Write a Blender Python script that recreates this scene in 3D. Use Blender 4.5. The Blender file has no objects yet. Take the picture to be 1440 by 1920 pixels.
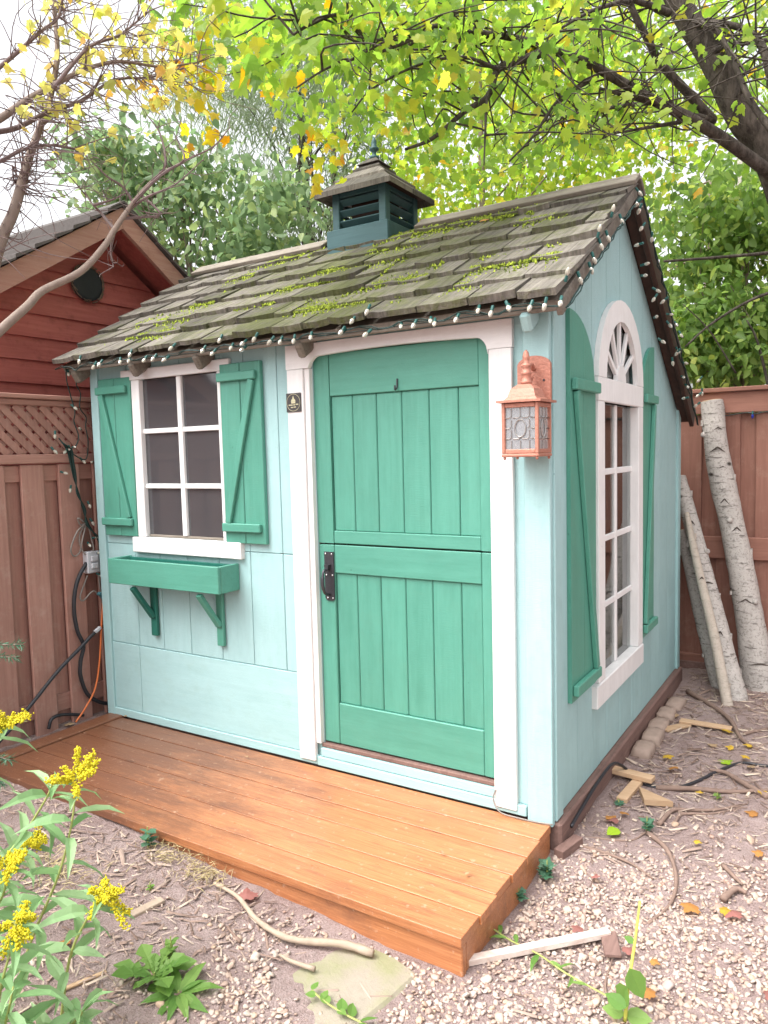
import bpy, math, random
import numpy as np
from mathutils import Matrix, Vector
random.seed(7); rng = np.random.default_rng(7)
S = bpy.context.scene; COL = S.collection
# ------------------------------------------------------------------ camera
CAM = np.array([0.9371, -2.6229, 1.40]); FPX = 1402.04
YAW, PIT, ROL = -0.5621, -0.0784, -0.0254
def _basis():
    cy, sy, cp, sp = math.cos(YAW), math.sin(YAW), math.cos(PIT), math.sin(PIT)
    w = np.array([sy*cp, cy*cp, sp]); r0 = np.array([cy, -sy, 0.]); u0 = np.cross(r0, w)
    return math.cos(ROL)*r0+math.sin(ROL)*u0, -math.sin(ROL)*r0+math.cos(ROL)*u0, w
CR, CU, CW = _basis()
cd = bpy.data.cameras.new('camera'); cam = bpy.data.objects.new('camera', cd); COL.objects.link(cam)
cd.sensor_fit = 'HORIZONTAL'; cd.sensor_width = 36; cd.lens = FPX/1440*36; cd.clip_start = .05; cd.clip_end = 500
m = Matrix.Identity(4)
for i in range(3):
    m[i][0], m[i][1], m[i][2], m[i][3] = CR[i], CU[i], -CW[i], CAM[i]
cam.matrix_world = m; S.camera = cam
# ------------------------------------------------------------------ sky, sun, exposure
SUN_EL, SUN_AZ = math.radians(60), math.radians(208)     # azimuth clockwise from +y
wd = bpy.data.worlds.new('World'); S.world = wd; wd.use_nodes = True
nt = wd.node_tree; nt.nodes.clear()
sky = nt.nodes.new('ShaderNodeTexSky'); sky.sky_type = 'NISHITA'; sky.sun_disc = False
sky.sun_elevation = SUN_EL; sky.sun_rotation = SUN_AZ; sky.air_density = 1.0; sky.dust_density = 6.0; sky.ozone_density = 1.0
hs = nt.nodes.new('ShaderNodeHueSaturation'); hs.inputs['Saturation'].default_value = .14
bg = nt.nodes.new('ShaderNodeBackground'); bg.inputs['Strength'].default_value = .15
wo = nt.nodes.new('ShaderNodeOutputWorld')
nt.links.new(sky.outputs[0], hs.inputs['Color']); nt.links.new(hs.outputs[0], bg.inputs[0]); nt.links.new(bg.outputs[0], wo.inputs[0])
sl = bpy.data.lights.new('sun', 'SUN'); sl.energy = 0.9; sl.angle = math.radians(60); sl.color = (1, .975, .94)
so = bpy.data.objects.new('sun', sl); COL.objects.link(so)
sd = Vector((math.sin(SUN_AZ)*math.cos(SUN_EL), math.cos(SUN_AZ)*math.cos(SUN_EL), math.sin(SUN_EL)))
so.rotation_euler = sd.to_track_quat('Z', 'Y').to_euler(); so.location = (0, -3, 8)
S.view_settings.view_transform = 'Standard'; S.view_settings.look = 'None'; S.view_settings.gamma = 1
S.view_settings.exposure = 1.52
S.render.engine = 'CYCLES'; S.cycles.use_denoising = True
S.cycles.max_bounces = 8; S.cycles.transparent_max_bounces = 12; S.cycles.transmission_bounces = 6
# ------------------------------------------------------------------ helpers
def ray(U, V): return CR*(U-720)/FPX+CU*(960-V)/FPX+CW
def on(U, V, ax, val):
    D = ray(U, V); return CAM+D*((val-CAM[ax])/D[ax])
def at(U, V, t): return CAM+ray(U, V)*t
def gh(x, y):
    """ground height"""
    x = np.asarray(x, float); y = np.asarray(y, float)
    s = np.clip((y+.6)/1.2, 0, 1); s = s*s*(3-2*s)
    return -.135+.060*np.clip(-x, 0, 1.8)*np.clip(1.3-s, 0, 1)+.035*s
def ong(U, V, dz=0):
    p = on(U, V, 2, -.12)
    for _ in range(6): p = on(U, V, 2, float(gh(p[0], p[1]))+dz)
    return p
class MB:
    def __init__(s): s.v = []; s.f = []
    def add(s, vs, fs):
        n = len(s.v); s.v += [tuple(map(float, p)) for p in vs]; s.f += [tuple(i+n for i in f) for f in fs]; return s
    def box(s, x0, x1, y0, y1, z0, z1, b=.002, T=None):
        x0, x1 = min(x0, x1), max(x0, x1); y0, y1 = min(y0, y1), max(y0, y1); z0, z1 = min(z0, z1), max(z0, z1)
        b = min(b, .45*min(x1-x0, y1-y0, z1-z0)); X = (x0, x1); Y = (y0, y1); Z = (z0, z1); vs = []; idx = {}
        for i in (0, 1):
            for j in (0, 1):
                for k in (0, 1):
                    sx, sy, sz = b*(1-2*i), b*(1-2*j), b*(1-2*k)
                    for a, (dx, dy, dz) in enumerate(((0, sy, sz), (sx, 0, sz), (sx, sy, 0))):
                        idx[i, j, k, a] = len(vs); vs.append((X[i]+dx, Y[j]+dy, Z[k]+dz))
        fs = []
        for i in (0, 1):
            q = [idx[i, j, k, 0] for j, k in ((0, 0), (1, 0), (1, 1), (0, 1))]; fs.append(q if i else q[::-1])
            q = [idx[j, i, k, 1] for j, k in ((0, 0), (1, 0), (1, 1), (0, 1))]; fs.append(q[::-1] if i else q)
            q = [idx[j, k, i, 2] for j, k in ((0, 0), (1, 0), (1, 1), (0, 1))]; fs.append(q if i else q[::-1])
        for i in (0, 1):
            for j in (0, 1):
                fs.append([idx[i, j, 0, 0], idx[i, j, 1, 0], idx[i, j, 1, 1], idx[i, j, 0, 1]])
                fs.append([idx[i, 0, j, 0], idx[i, 1, j, 0], idx[i, 1, j, 2], idx[i, 0, j, 2]])
                fs.append([idx[0, i, j, 1], idx[1, i, j, 1], idx[1, i, j, 2], idx[0, i, j, 2]])
                for k in (0, 1): fs.append([idx[i, j, k, 0], idx[i, j, k, 1], idx[i, j, k, 2]])
        if T is not None: vs = [T(np.array(p)) for p in vs]
        return s.add(vs, fs)
    def bar(s, p0, p1, w, h, up=(0, 0, 1), b=.002):
        p0 = np.array(p0, float); p1 = np.array(p1, float); d = p1-p0; L = np.linalg.norm(d); d /= L
        sd = np.cross(d, np.array(up, float)); sd /= np.linalg.norm(sd); u = np.cross(sd, d)
        return s.box(0, L, -w/2, w/2, -h/2, h/2, b, lambda p: p0+d*p[0]+sd*p[1]+u*p[2])
    def prism(s, poly, plane, a, b):
        n = len(poly)
        mk = {'xz': lambda p, c: (p[0], c, p[1]), 'yz': lambda p, c: (c, p[0], p[1]), 'xy': lambda p, c: (p[0], p[1], c)}[plane]
        vs = [mk(p, a) for p in poly]+[mk(p, b) for p in poly]
        return s.add(vs, [tuple(range(n))[::-1], tuple(range(n, 2*n))]+[(i, (i+1) % n, n+(i+1) % n, n+i) for i in range(n)])
    def tube(s, pts, r, n=6, cap=True):
        P = [np.array(p, float) for p in pts]; R = [r]*len(P) if np.isscalar(r) else list(r)
        vs = []; ref = None
        for i, p in enumerate(P):
            d = P[min(i+1, len(P)-1)]-P[max(i-1, 0)]; d = d/(np.linalg.norm(d)+1e-9)
            if ref is None: ref = np.array([0, 0, 1.]) if abs(d[2]) < .9 else np.array([1., 0, 0])
            a = np.cross(d, ref); a /= np.linalg.norm(a)+1e-9; ref = np.cross(a, d)
            for k in range(n):
                t = 2*math.pi*k/n; vs.append(p+R[i]*(math.cos(t)*a+math.sin(t)*ref))
        fs = [(i*n+k, i*n+(k+1) % n, (i+1)*n+(k+1) % n, (i+1)*n+k) for i in range(len(P)-1) for k in range(n)]
        if cap: fs += [tuple(range(n))[::-1], tuple(range((len(P)-1)*n, len(P)*n))]
        return s.add(vs, fs)
    def lathe(s, prof, c, n=14, axis=(0, 0, 1)):
        """prof: (radius, height) pairs along axis"""
        ax = np.array(axis, float); ax /= np.linalg.norm(ax); t = np.array([1., 0, 0]) if abs(ax[0]) < .9 else np.array([0, 1., 0])
        a = np.cross(ax, t); a /= np.linalg.norm(a); b = np.cross(ax, a); vs = []
        for r, h in prof:
            for k in range(n):
                q = 2*math.pi*k/n; vs.append(np.array(c)+ax*h+r*(math.cos(q)*a+math.sin(q)*b))
        fs = [(i*n+k, i*n+(k+1) % n, (i+1)*n+(k+1) % n, (i+1)*n+k) for i in range(len(prof)-1) for k in range(n)]
        fs += [tuple(range(n))[::-1], tuple(range((len(prof)-1)*n, len(prof)*n))]
        return s.add(vs, fs)
WP = {}
def put(o, parent, world):
    COL.objects.link(o); WP[o.name] = np.array(world, float)
    if parent is not None:
        o.parent = parent; o.location = WP[o.name]-WP[parent.name]
    else: o.location = world
    return o
def build(name, mb, mat, parent=None, smooth=False, center=None):
    V = np.array(mb.v); c = (V.min(0)+V.max(0))/2 if center is None else np.array(center, float)
    me = bpy.data.meshes.new(name); me.from_pydata((V-c).tolist(), [], mb.f); me.update()
    me.materials.append(mat)
    if smooth: me.polygons.foreach_set('use_smooth', [True]*len(me.polygons))
    return put(bpy.data.objects.new(name, me), parent, c)
def inst(name, me, mat4, parent=None):
    o = bpy.data.objects.new(name, me); w = np.array(mat4.translation)
    put(o, parent, w); o.rotation_mode = 'QUATERNION'; o.rotation_quaternion = mat4.to_quaternion(); o.scale = mat4.to_scale(); return o
def thing(name, label, cat, loc, group=None):
    o = bpy.data.objects.new(name, None); o.empty_display_size = .1; put(o, None, loc); return tag(o, label, cat, group)
def tag(o, label, cat, group=None):
    o['label'] = label; o['category'] = cat
    if group: o['group'] = group
    return o
def kind(o, k): o['kind'] = k; return o
def npmesh(name, V, F, mat, parent=None, smooth=False, loc=(0, 0, 0)):
    """V (n,3), F (m,3 or 4) arrays"""
    me = bpy.data.meshes.new(name); k = F.shape[1]
    me.vertices.add(len(V)); me.vertices.foreach_set('co', (V-np.array(loc)).astype(np.float32).ravel())
    me.loops.add(F.size); me.loops.foreach_set('vertex_index', F.astype(np.int32).ravel())
    me.polygons.add(len(F)); me.polygons.foreach_set('loop_start', np.arange(0, F.size, k, dtype=np.int32))
    me.polygons.foreach_set('loop_total', np.full(len(F), k, np.int32))
    if smooth: me.polygons.foreach_set('use_smooth', np.ones(len(F), bool))
    me.update(calc_edges=True); me.materials.append(mat)
    return put(bpy.data.objects.new(name, me), parent, loc)
_G = rng.random((64, 64))
def vnoise(x, y, s=1.):
    x = np.asarray(x)*s; y = np.asarray(y)*s; xi = np.floor(x).astype(int); yi = np.floor(y).astype(int)
    fx = x-xi; fy = y-yi; fx = fx*fx*(3-2*fx); fy = fy*fy*(3-2*fy); g = lambda a, b: _G[a % 64, b % 64]
    return (g(xi, yi)*(1-fx)+g(xi+1, yi)*fx)*(1-fy)+(g(xi, yi+1)*(1-fx)+g(xi+1, yi+1)*fx)*fy-.5
def spline(pts, k=6):
    P = [np.array(p, float) for p in pts]; P = [2*P[0]-P[1]]+P+[2*P[-1]-P[-2]]; out = []
    for i in range(1, len(P)-2):
        for j in range(k):
            t = j/k; a, b, c, d = P[i-1:i+3]
            out.append(.5*((2*b)+(c-a)*t+(2*a-5*b+4*c-d)*t*t+(3*b-a-3*c+d)*t**3))
    return out+[P[-2]]
# ------------------------------------------------------------------ materials
class NT:
    def __init__(s, name):
        s.m = bpy.data.materials.new(name); s.m.use_nodes = True; s.t = s.m.node_tree; s.t.nodes.clear()
        s.out = s.n('ShaderNodeOutputMaterial'); s.geo = None
    def n(s, ty, **kw):
        o = s.t.nodes.new(ty)
        for k, v in kw.items():
            if k in o.inputs: s.l(v, o.inputs[k])
            else: setattr(o, k, v)
        return o
    def l(s, v, inp):
        if hasattr(v, 'is_output') or isinstance(v, bpy.types.NodeSocket): s.t.links.new(v, inp)
        else: inp.default_value = v
    def coords(s, scale=(1, 1, 1), rnd=True, world=False):
        if world: c = s.n('ShaderNodeNewGeometry').outputs['Position']
        else: c = s.n('ShaderNodeTexCoord').outputs['Object']
        if rnd and not world:
            oi = s.n('ShaderNodeObjectInfo').outputs['Random']
            v = s.n('ShaderNodeVectorMath', operation='ADD'); s.l(c, v.inputs[0])
            k = s.n('ShaderNodeMath', operation='MULTIPLY'); s.l(oi, k.inputs[0]); k.inputs[1].default_value = 53.
            s.l(k.outputs[0], v.inputs[1]); c = v.outputs[0]
        mp = s.n('ShaderNodeMapping'); s.l(c, mp.inputs['Vector']); mp.inputs['Scale'].default_value = scale
        return mp.outputs[0]
    def noise(s, vec, scale, detail=4., rough=.6, dist=0.):
        return s.n('ShaderNodeTexNoise', Vector=vec, Scale=scale, Detail=detail, Roughness=rough, Distortion=dist).outputs['Fac']
    def ramp(s, fac, stops, interp='LINEAR'):
        r = s.n('ShaderNodeValToRGB', Fac=fac); e = r.color_ramp; e.interpolation = interp
        while len(e.elements) < len(stops): e.elements.new(.5)
        for el, (p, c) in zip(e.elements, stops):
            el.position = p; el.color = (*c, 1) if not np.isscalar(c) else (c, c, c, 1)
        return r.outputs[0]
    def mix(s, f, a, b, mode='MIX'):
        x = s.n('ShaderNodeMix', data_type='RGBA', blend_type=mode); c4 = lambda c: (*c, 1) if isinstance(c, tuple) and len(c) == 3 else c
        s.l(f, x.inputs[0]); s.l(c4(a), x.inputs[6]); s.l(c4(b), x.inputs[7]); return x.outputs[2]
    def math(s, op, a, b=0.):
        x = s.n('ShaderNodeMath', operation=op); s.l(a, x.inputs[0]); s.l(b, x.inputs[1]); return x.outputs[0]
    def bump(s, h, strength=.3, dist=.01, normal=None):
        b = s.n('ShaderNodeBump', Height=h, Strength=strength, Distance=dist)
        if normal is not None: s.l(normal, b.inputs['Normal'])
        return b.outputs[0]
    def bsdf(s, col, rough=.6, normal=None, spec=.35, metal=0., **kw):
        p = s.n('ShaderNodeBsdfPrincipled'); c4 = (*col, 1) if isinstance(col, tuple) else col
        s.l(c4, p.inputs['Base Color']); s.l(rough, p.inputs['Roughness']); s.l(spec, p.inputs['Specular IOR Level']); s.l(metal, p.inputs['Metallic'])
        for k, v in kw.items(): s.l(v, p.inputs[k])
        if normal is not None: s.l(normal, p.inputs['Normal'])
        return p.outputs[0]
    def done(s, sh): s.t.links.new(sh, s.out.inputs[0]); return s.m
    def rand(s): return s.n('ShaderNodeObjectInfo').outputs['Random']
    def island(s): return s.n('ShaderNodeNewGeometry').outputs['Random Per Island']
def scl(c, k): return tuple(min(1, x*k) for x in c)
def wood(name, c1, c2, axis='x', rough=.6, gs=60., bump=.25, rnd=.18, dirt=None, dirt_amt=.5, knots=None, spec=.3, paint=False):
    """painted or bare timber: grain stretched along one axis, each piece its own tone"""
    n = NT(name); st = {'x': (.06, 1, 1), 'y': (1, .06, 1), 'z': (1, 1, .06)}[axis]
    v = n.coords(st); g = n.noise(v, gs, 6, .65, .4); v2 = n.coords((1, 1, 1)); big = n.noise(v2, 3.2, 4, .6)
    col = n.mix(n.ramp(g, [(.34, 0.), (.68, 1.)]), c1, c2)
    col = n.mix(n.math('MULTIPLY', n.ramp(big, [(.35, 0.), (.7, 1.)]), .35), col, scl(c1, .8))
    if dirt: 
        d = n.noise(n.coords((1, 1, 1)), 9., 8, .75); col = n.mix(n.math('MULTIPLY', n.ramp(d, [(.52, 0.), (.72, 1.)]), dirt_amt), col, dirt)
    if knots:
        vo = n.n('ShaderNodeTexVoronoi', Vector=n.coords({'x': (.35, 1.6, 1.6), 'z': (1.6, 1.6, .35), 'y': (1.6, .35, 1.6)}[axis]), Scale=5.)
        k = n.ramp(vo.outputs['Distance'], [(.03, 1.), (.09, 0.)]); col = n.mix(k, col, knots)
    r = n.rand(); hv = n.n('ShaderNodeHueSaturation', Color=col); n.l(n.math('ADD', n.math('MULTIPLY', r, rnd), 1-rnd/2), hv.inputs['Value']); col = hv.outputs[0]
    if paint:
        wv = n.noise(n.coords((1, 1, .3) if axis == 'z' else (.3, 1, 1)), 16., 8, .8); col = n.mix(n.math('MULTIPLY', n.ramp(wv, [(.42, 0.), (.75, 1.)]), .30), col, scl(c2, 1.22))
        ns = n.n('ShaderNodeTexVoronoi', Vector=n.coords((1, 1, 1)), Scale=7.5); col = n.mix(n.math('MULTIPLY', n.ramp(ns.outputs['Distance'], [(.018, 1.), (.034, 0.)]), .55), col, scl(c1, .45))
        ch = n.noise(n.coords((1, 1, 1)), 55., 6, .8); col = n.mix(n.math('MULTIPLY', n.ramp(ch, [(.70, 0.), (.73, 1.)]), .5), col, (.55, .52, .46))
    nb = n.bump(g, bump, .004)
    if paint:
        fine = n.noise(n.coords((1, 1, 1) if axis != 'z' else (.25, .25, 3)), 110., 4, .7); nb = n.bump(fine, bump*1.5, .004, nb)
    rr = n.math('ADD', n.math('MULTIPLY', g, .2), rough-.1)
    return n.done(n.bsdf(col, rr, nb, spec))
def plain(name, col, rough=.5, metal=0., spec=.4, var=.12, sc=25., bump=.1):
    n = NT(name); g = n.noise(n.coords(), sc, 5, .6); c = n.mix(g, scl(col, 1-var), scl(col, 1+var))
    return n.done(n.bsdf(c, rough, n.bump(g, bump, .003), spec, metal))
def leafmat(name, stops, trans=.5, rough=.5, tcol=1.5, vein=True):
    n = NT(name); r = n.math('FRACT', n.math('ADD', n.island(), n.rand())); col = n.ramp(r, stops)
    g = n.noise(n.coords((1, 1, 1)), 18., 3, .6); col = n.mix(n.math('MULTIPLY', g, .35), col, n.mix(.5, col, (.02, .03, .005)))
    a = n.bsdf(col, rough, None, .3); t = n.n('ShaderNodeBsdfTranslucent')
    hv = n.n('ShaderNodeHueSaturation', Color=col); hv.inputs['Value'].default_value = tcol; hv.inputs['Saturation'].default_value = 1.1; n.l(hv.outputs[0], t.inputs['Color'])
    x = n.n('ShaderNodeMixShader'); x.inputs[0].default_value = trans; n.l(a, x.inputs[1]); n.l(t.outputs[0], x.inputs[2]); return n.done(x.outputs[0])
MINT = wood('mint_paint', (.335, .525, .53), (.375, .565, .57), 'z', .55, 45, .3, .05, (.24, .40, .38), .35, paint=True)
MINTX = wood('mint_paint_level', (.335, .525, .53), (.375, .565, .57), 'x', .55, 45, .18, .04, (.28, .42, .38), .35, paint=True)
GREEN = wood('green_paint', (.075, .27, .20), (.096, .315, .24), 'z', .42, 40, .22, .09, (.10, .27, .20), .35, paint=True, spec=.45)
GREENX = wood('green_paint_level', (.075, .27, .20), (.096, .315, .24), 'x', .42, 40, .14, .06, (.10, .27, .20), .35, paint=True, spec=.45)
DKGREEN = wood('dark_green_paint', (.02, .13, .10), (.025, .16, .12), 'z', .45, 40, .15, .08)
WHITE = wood('white_paint', (.74, .73, .72), (.80, .79, .78), 'z', .5, 40, .12, .03, (.52, .47, .42), .18, paint=True)
WHITEX = wood('white_paint_level', (.74, .73, .72), (.80, .79, .78), 'x', .5, 40, .12, .03, (.52, .47, .42), .18, paint=True)
TEAL = wood('dark_teal_paint', (.035, .085, .095), (.05, .11, .12), 'x', .5, 50, .25, .1, (.02, .05, .05), .4)
FENCE = wood('fence_stain', (.34, .175, .138), (.44, .24, .195), 'z', .62, 60, .3, .22, (.50, .36, .30), .45)
FENCEX = wood('fence_stain_level', (.34, .175, .138), (.44, .24, .195), 'y', .62, 60, .3, .2, (.34, .20, .15), .3)
FENCEB = wood('fence_stain_back', (.24, .11, .08), (.31, .15, .11), 'z', .62, 60, .3, .22, (.42, .27, .21), .4)
FENCEBX = wood('fence_stain_back_level', (.24, .11, .08), (.31, .15, .11), 'x', .62, 60, .3, .2, (.28, .15, .11), .3)
REDWD = wood('red_siding', (.37, .095, .08), (.48, .145, .12), 'y', .55, 50, .25, .2, (.10, .02, .018), .45)
RAKE = wood('weathered_red_trim', (.33, .17, .13), (.40, .24, .19), 'y', .7, 70, .4, .1, (.18, .08, .06), .5)
DKBRN = wood('dark_brown_trim', (.035, .016, .011), (.06, .028, .019), 'y', .6, 60, .3, .2)
BEAM = wood('brown_beam', (.17, .10, .085), (.25, .155, .13), 'y', .75, 70, .7, .1, (.09, .05, .04), .6)
GREYWD = wood('weathered_grey_wood', (.16, .135, .11), (.27, .24, .20), 'x', .8, 70, .6, .3, (.07, .055, .045), .6)
INNER = wood('bare_inner_boards', (.19, .115, .08), (.27, .17, .12), 'z', .7, 50, .2, .3)
SCRAP = wood('raw_offcut', (.46, .30, .18), (.56, .39, .25), 'x', .7, 50, .3, .35, (.3, .2, .13), .3)
def deckmat():
    n = NT('orange_deck_stain'); g = n.noise(n.coords((.035, 1, 1)), 85., 8, .75, 1.2); P = n.coords(world=True)
    col = n.mix(n.ramp(g, [(.3, 0.), (.7, 1.)]), (.29, .097, .038), (.55, .235, .10))
    PS = n.n('ShaderNodeMapping', Vector=P); PS.inputs['Scale'].default_value = (.55, 2.2, 1); PS = PS.outputs[0]; w2 = n.noise(PS, 5., 8, .78); sx = n.n('ShaderNodeSeparateXYZ'); n.l(P, sx.inputs[0])
    left = n.math('MULTIPLY', n.math('ADD', sx.outputs[0], 1.25), -.55)              # old weathered end by the fence
    msk = n.ramp(n.math('ADD', n.math('MULTIPLY', w2, 1.5), left), [(.52, 0.), (1.0, 1.)])
    col = n.mix(n.math('MULTIPLY', msk, .7), col, (.070, .032, .025))
    bl = n.ramp(n.noise(PS, 5.2, 8, .75), [(.53, 0.), (.70, 1.)]); col = n.mix(n.math('MULTIPLY', bl, .6), col, (.13, .058, .038))
    vo = n.n('ShaderNodeTexVoronoi', Vector=n.coords((.5, 1.5, 1.5)), Scale=4.6); k = n.ramp(vo.outputs['Distance'], [(.035, 1.), (.10, 0.)]); col = n.mix(n.math('MULTIPLY', k, .85), col, (.07, .025, .012))
    pl = n.ramp(n.noise(P, 38., 4, .6), [(.62, 0.), (.70, 1.)]); col = n.mix(n.math('MULTIPLY', pl, .35), col, (.62, .45, .33))
    r = n.rand(); hv = n.n('ShaderNodeHueSaturation', Color=col); n.l(n.math('ADD', n.math('MULTIPLY', r, .2), .9), hv.inputs['Value'])
    return n.done(n.bsdf(hv.outputs[0], n.math('ADD', n.math('MULTIPLY', w2, .5), .1), n.bump(g, .35, .004), .5))
DECK = deckmat()
def shinglemat(moss=True):
    n = NT('cedar_shake' if moss else 'grey_shake'); g = n.noise(n.coords((1, .07, .07)), 55., 7, .7, .5); P = n.coords(world=True)
    col = n.mix(n.ramp(g, [(.3, 0.), (.7, 1.)]), (.052, .046, .040), (.195, .176, .152))
    li = n.noise(P, 22., 6, .7); col = n.mix(n.math('MULTIPLY', n.ramp(li, [(.5, 0.), (.7, 1.)]), .5), col, (.21, .19, .15))
    r = n.rand(); hv = n.n('ShaderNodeHueSaturation', Color=col); n.l(n.math('ADD', n.math('MULTIPLY', r, .75), .62), hv.inputs['Value']); col = hv.outputs[0]
    h = g
    if moss:
        sx = n.n('ShaderNodeSeparateXYZ'); n.l(P, sx.inputs[0])
        d = n.math('MULTIPLY', n.math('ABSOLUTE', n.math('ADD', sx.outputs[0], 1.1)), .13)
        mk = n.math('SUBTRACT', n.math('ADD', n.noise(P, 5., 7, .75), n.math('MULTIPLY', n.noise(P, 40., 3, .6), .25)), d)
        mk = n.ramp(mk, [(.47, 0.), (.68, 1.)]); mc = n.mix(n.noise(P, 30., 4, .6), (.05, .065, .012), (.145, .17, .028)); col = n.mix(n.math('MULTIPLY', mk, .5), col, mc)
        h = n.math('ADD', g, n.math('MULTIPLY', mk, n.noise(P, 160., 3, .6)))
    return n.done(n.bsdf(col, .9, n.bump(h, .8, .006), .15))
SHAKE = shinglemat(True); SHAKE2 = shinglemat(False)
ASPH = plain('dark_asphalt_shingle', (.10, .09, .085), .9, 0, .2, .35, 60, .5)
COPPER = plain('copper_lantern_paint', (.44, .19, .135), .5, .25, .5, .35, 110, .8)
PEWTER = plain('pewter_tracery', (.42, .40, .38), .35, .8, .5, .2)
IRON = plain('wrought_iron', (.075, .075, .085), .45, .7, .5, .3, 60, .5)
STEEL = plain('screw_steel', (.7, .7, .7), .3, .9)
def glass(name, tint, mixf, rough=.02, back=None):
    n = NT(name); gl = n.n('ShaderNodeBsdfGlossy'); gl.inputs['Roughness'].default_value = rough; gl.inputs['Color'].default_value = (.9, .92, .92, 1)
    tr = n.n('ShaderNodeBsdfTransparent'); tr.inputs['Color'].default_value = (*tint, 1)
    fr = n.n('ShaderNodeFresnel'); fr.inputs['IOR'].default_value = 1.5
    x = n.n('ShaderNodeMixShader'); n.l(n.math('ADD', n.math('MULTIPLY', fr.outputs[0], 1.2), mixf), x.inputs[0]); n.l(tr.outputs[0], x.inputs[1]); n.l(gl.outputs[0], x.inputs[2]); sh = x.outputs[0]
    if back:
        d = n.n('ShaderNodeBsdfDiffuse'); d.inputs['Color'].default_value = (*back[:3], 1); y = n.n('ShaderNodeMixShader'); y.inputs[0].default_value = back[3]; n.l(sh, y.inputs[1]); n.l(d.outputs[0], y.inputs[2]); sh = y.outputs[0]
    return n.done(sh)
GLASS = glass('window_glass', (.9, .93, .92), .02)
SCREEN = glass('screened_glass', (.6, .6, .62), .12, .08, (.13, .125, .135, .40))
LGLASS = glass('ripple_glass', (.75, .78, .8), .22, .25, (.42, .42, .44, .35))
BULB = (lambda n: n.done(n.bsdf((.50, .47, .39), .22, None, .6, **{'Transmission Weight': .25})))(NT('faceted_white_bulb'))
SOCK = plain('green_socket', (.015, .085, .075), .45); WIRE = plain('dark_green_wire', (.008, .03, .026), .6)
BLUEB = plain('blue_bulb', (.01, .02, .22), .2)
BLKCAB = plain('black_cable', (.025, .025, .03), .4); GREYCAB = plain('grey_cable', (.24, .21, .19), .5); ORCAB = plain('orange_cord', (.62, .16, .045), .45)
GREYPL = plain('grey_outlet_plastic', (.52, .53, .56), .4); DKPL = plain('dark_plastic', (.03, .03, .035), .4)
BLACKD = plain('black_disc_face', (.022, .025, .028), .55, 0, .3, .4, 14); TWIG = plain('twig_rim', (.16, .12, .09), .85, 0, .2, .5, 40, .6)
SIGNB = plain('plaque_black', (.055, .05, .05), .5); SIGNG = plain('plaque_gold_print', (.55, .52, .34), .5)
def birchmat(pale=False):
    n = NT('pale_birch_bark' if pale else 'birch_bark'); v = n.coords((1, 1, 1)); a = (.38, .31, .26) if pale else (.30, .27, .245); b = (.58, .51, .43) if pale else (.62, .57, .53)
    g = n.noise(v, 16., 7, .75); col = n.mix(g, a, b)
    l = n.noise(n.coords((1, 1, 5.5)), 9., 5, .7); col = n.mix(n.math('MULTIPLY', n.ramp(l, [(.56, 0.), (.64, 1.)]), .35 if pale else .8), col, (.10, .085, .075))
    e = n.n('ShaderNodeTexVoronoi', Vector=n.coords((1.3, 1.3, 2.4)), Scale=3.6); k = n.ramp(e.outputs['Distance'], [(.07, 1.), (.15, 0.)]); col = n.mix(k, col, (.045, .035, .03))
    sp = n.noise(v, 75., 4, .7); col = n.mix(n.math('MULTIPLY', n.ramp(sp, [(.52, 0.), (.62, 1.)]), .2 if pale else .55), col, (.15, .135, .12))
    return n.done(n.bsdf(col, .8, n.bump(n.math('ADD', g, l), .5, .01), .2))
SCAR = plain('dark_bark_scar', (.085, .068, .058), .9, 0, .2, .4, 60); BIRCH = birchmat(); BIRCHP = birchmat(True); ENDGR = plain('cut_log_end', (.50, .36, .22), .8, 0, .2, .4, 50)
BARK = (lambda n: (lambda g: n.done(n.bsdf(n.mix(n.ramp(g, [(.35, 0.), (.65, 1.)]), (.028, .023, .019), (.12, .10, .084)), .9, n.bump(g, .9, .02), .2)))(n.noise(n.coords((1, 1, .35)), 28., 7, .75)))(NT('maple_bark'))
BARK2 = (lambda n: (lambda g: n.done(n.bsdf(n.mix(g, (.15, .11, .09), (.30, .24, .20)), .8, n.bump(g, .6, .008), .2)))(n.noise(n.coords((1, 1, .5)), 40., 6, .7)))(NT('smooth_branch_bark'))
PURTW = plain('purple_grey_twig', (.16, .115, .11), .8)
MAPLE = leafmat('maple_leaf', [(0., (.13, .23, .05)), (.3, (.22, .36, .065)), (.7, (.31, .44, .075)), (.93, (.42, .47, .08)), (.985, (.52, .44, .07)), (1., (.50, .28, .05))], .62, .45, 1.7)
MAPLED = leafmat('maple_leaf_far', [(0., (.19, .29, .06)), (.5, (.31, .44, .08)), (.88, (.44, .50, .09)), (1., (.56, .46, .09))], .66, .5, 1.7)
YELM = leafmat('yellow_maple_leaf', [(0., (.46, .50, .14)), (.5, (.66, .62, .18)), (.9, (.68, .54, .14)), (1., (.60, .34, .10))], .55, .5, 1.5)
SPRAY = leafmat('turning_maple_leaf', [(0., (.40, .46, .06)), (.5, (.56, .52, .07)), (.85, (.64, .48, .06)), (1., (.58, .26, .05))], .58, .5, 1.5)
SHRUB = leafmat('shrub_leaf', [(0., (.12, .20, .06)), (.5, (.22, .34, .10)), (.9, (.33, .44, .13)), (1., (.45, .48, .12))], .6, .4, 1.4)
SHRUB2 = leafmat('vine_leaf', [(0., (.14, .22, .11)), (.6, (.23, .33, .17)), (1., (.36, .44, .18))], .5, .4, 1.4)
FEATH = leafmat('feathery_needles', [(0., (.15, .21, .12)), (1., (.27, .34, .20))], .4, .6, 1.3)
GOLDL = leafmat('goldenrod_leaf', [(0., (.22, .38, .17)), (1., (.36, .53, .28))], .4, .5, 1.3)
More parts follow.
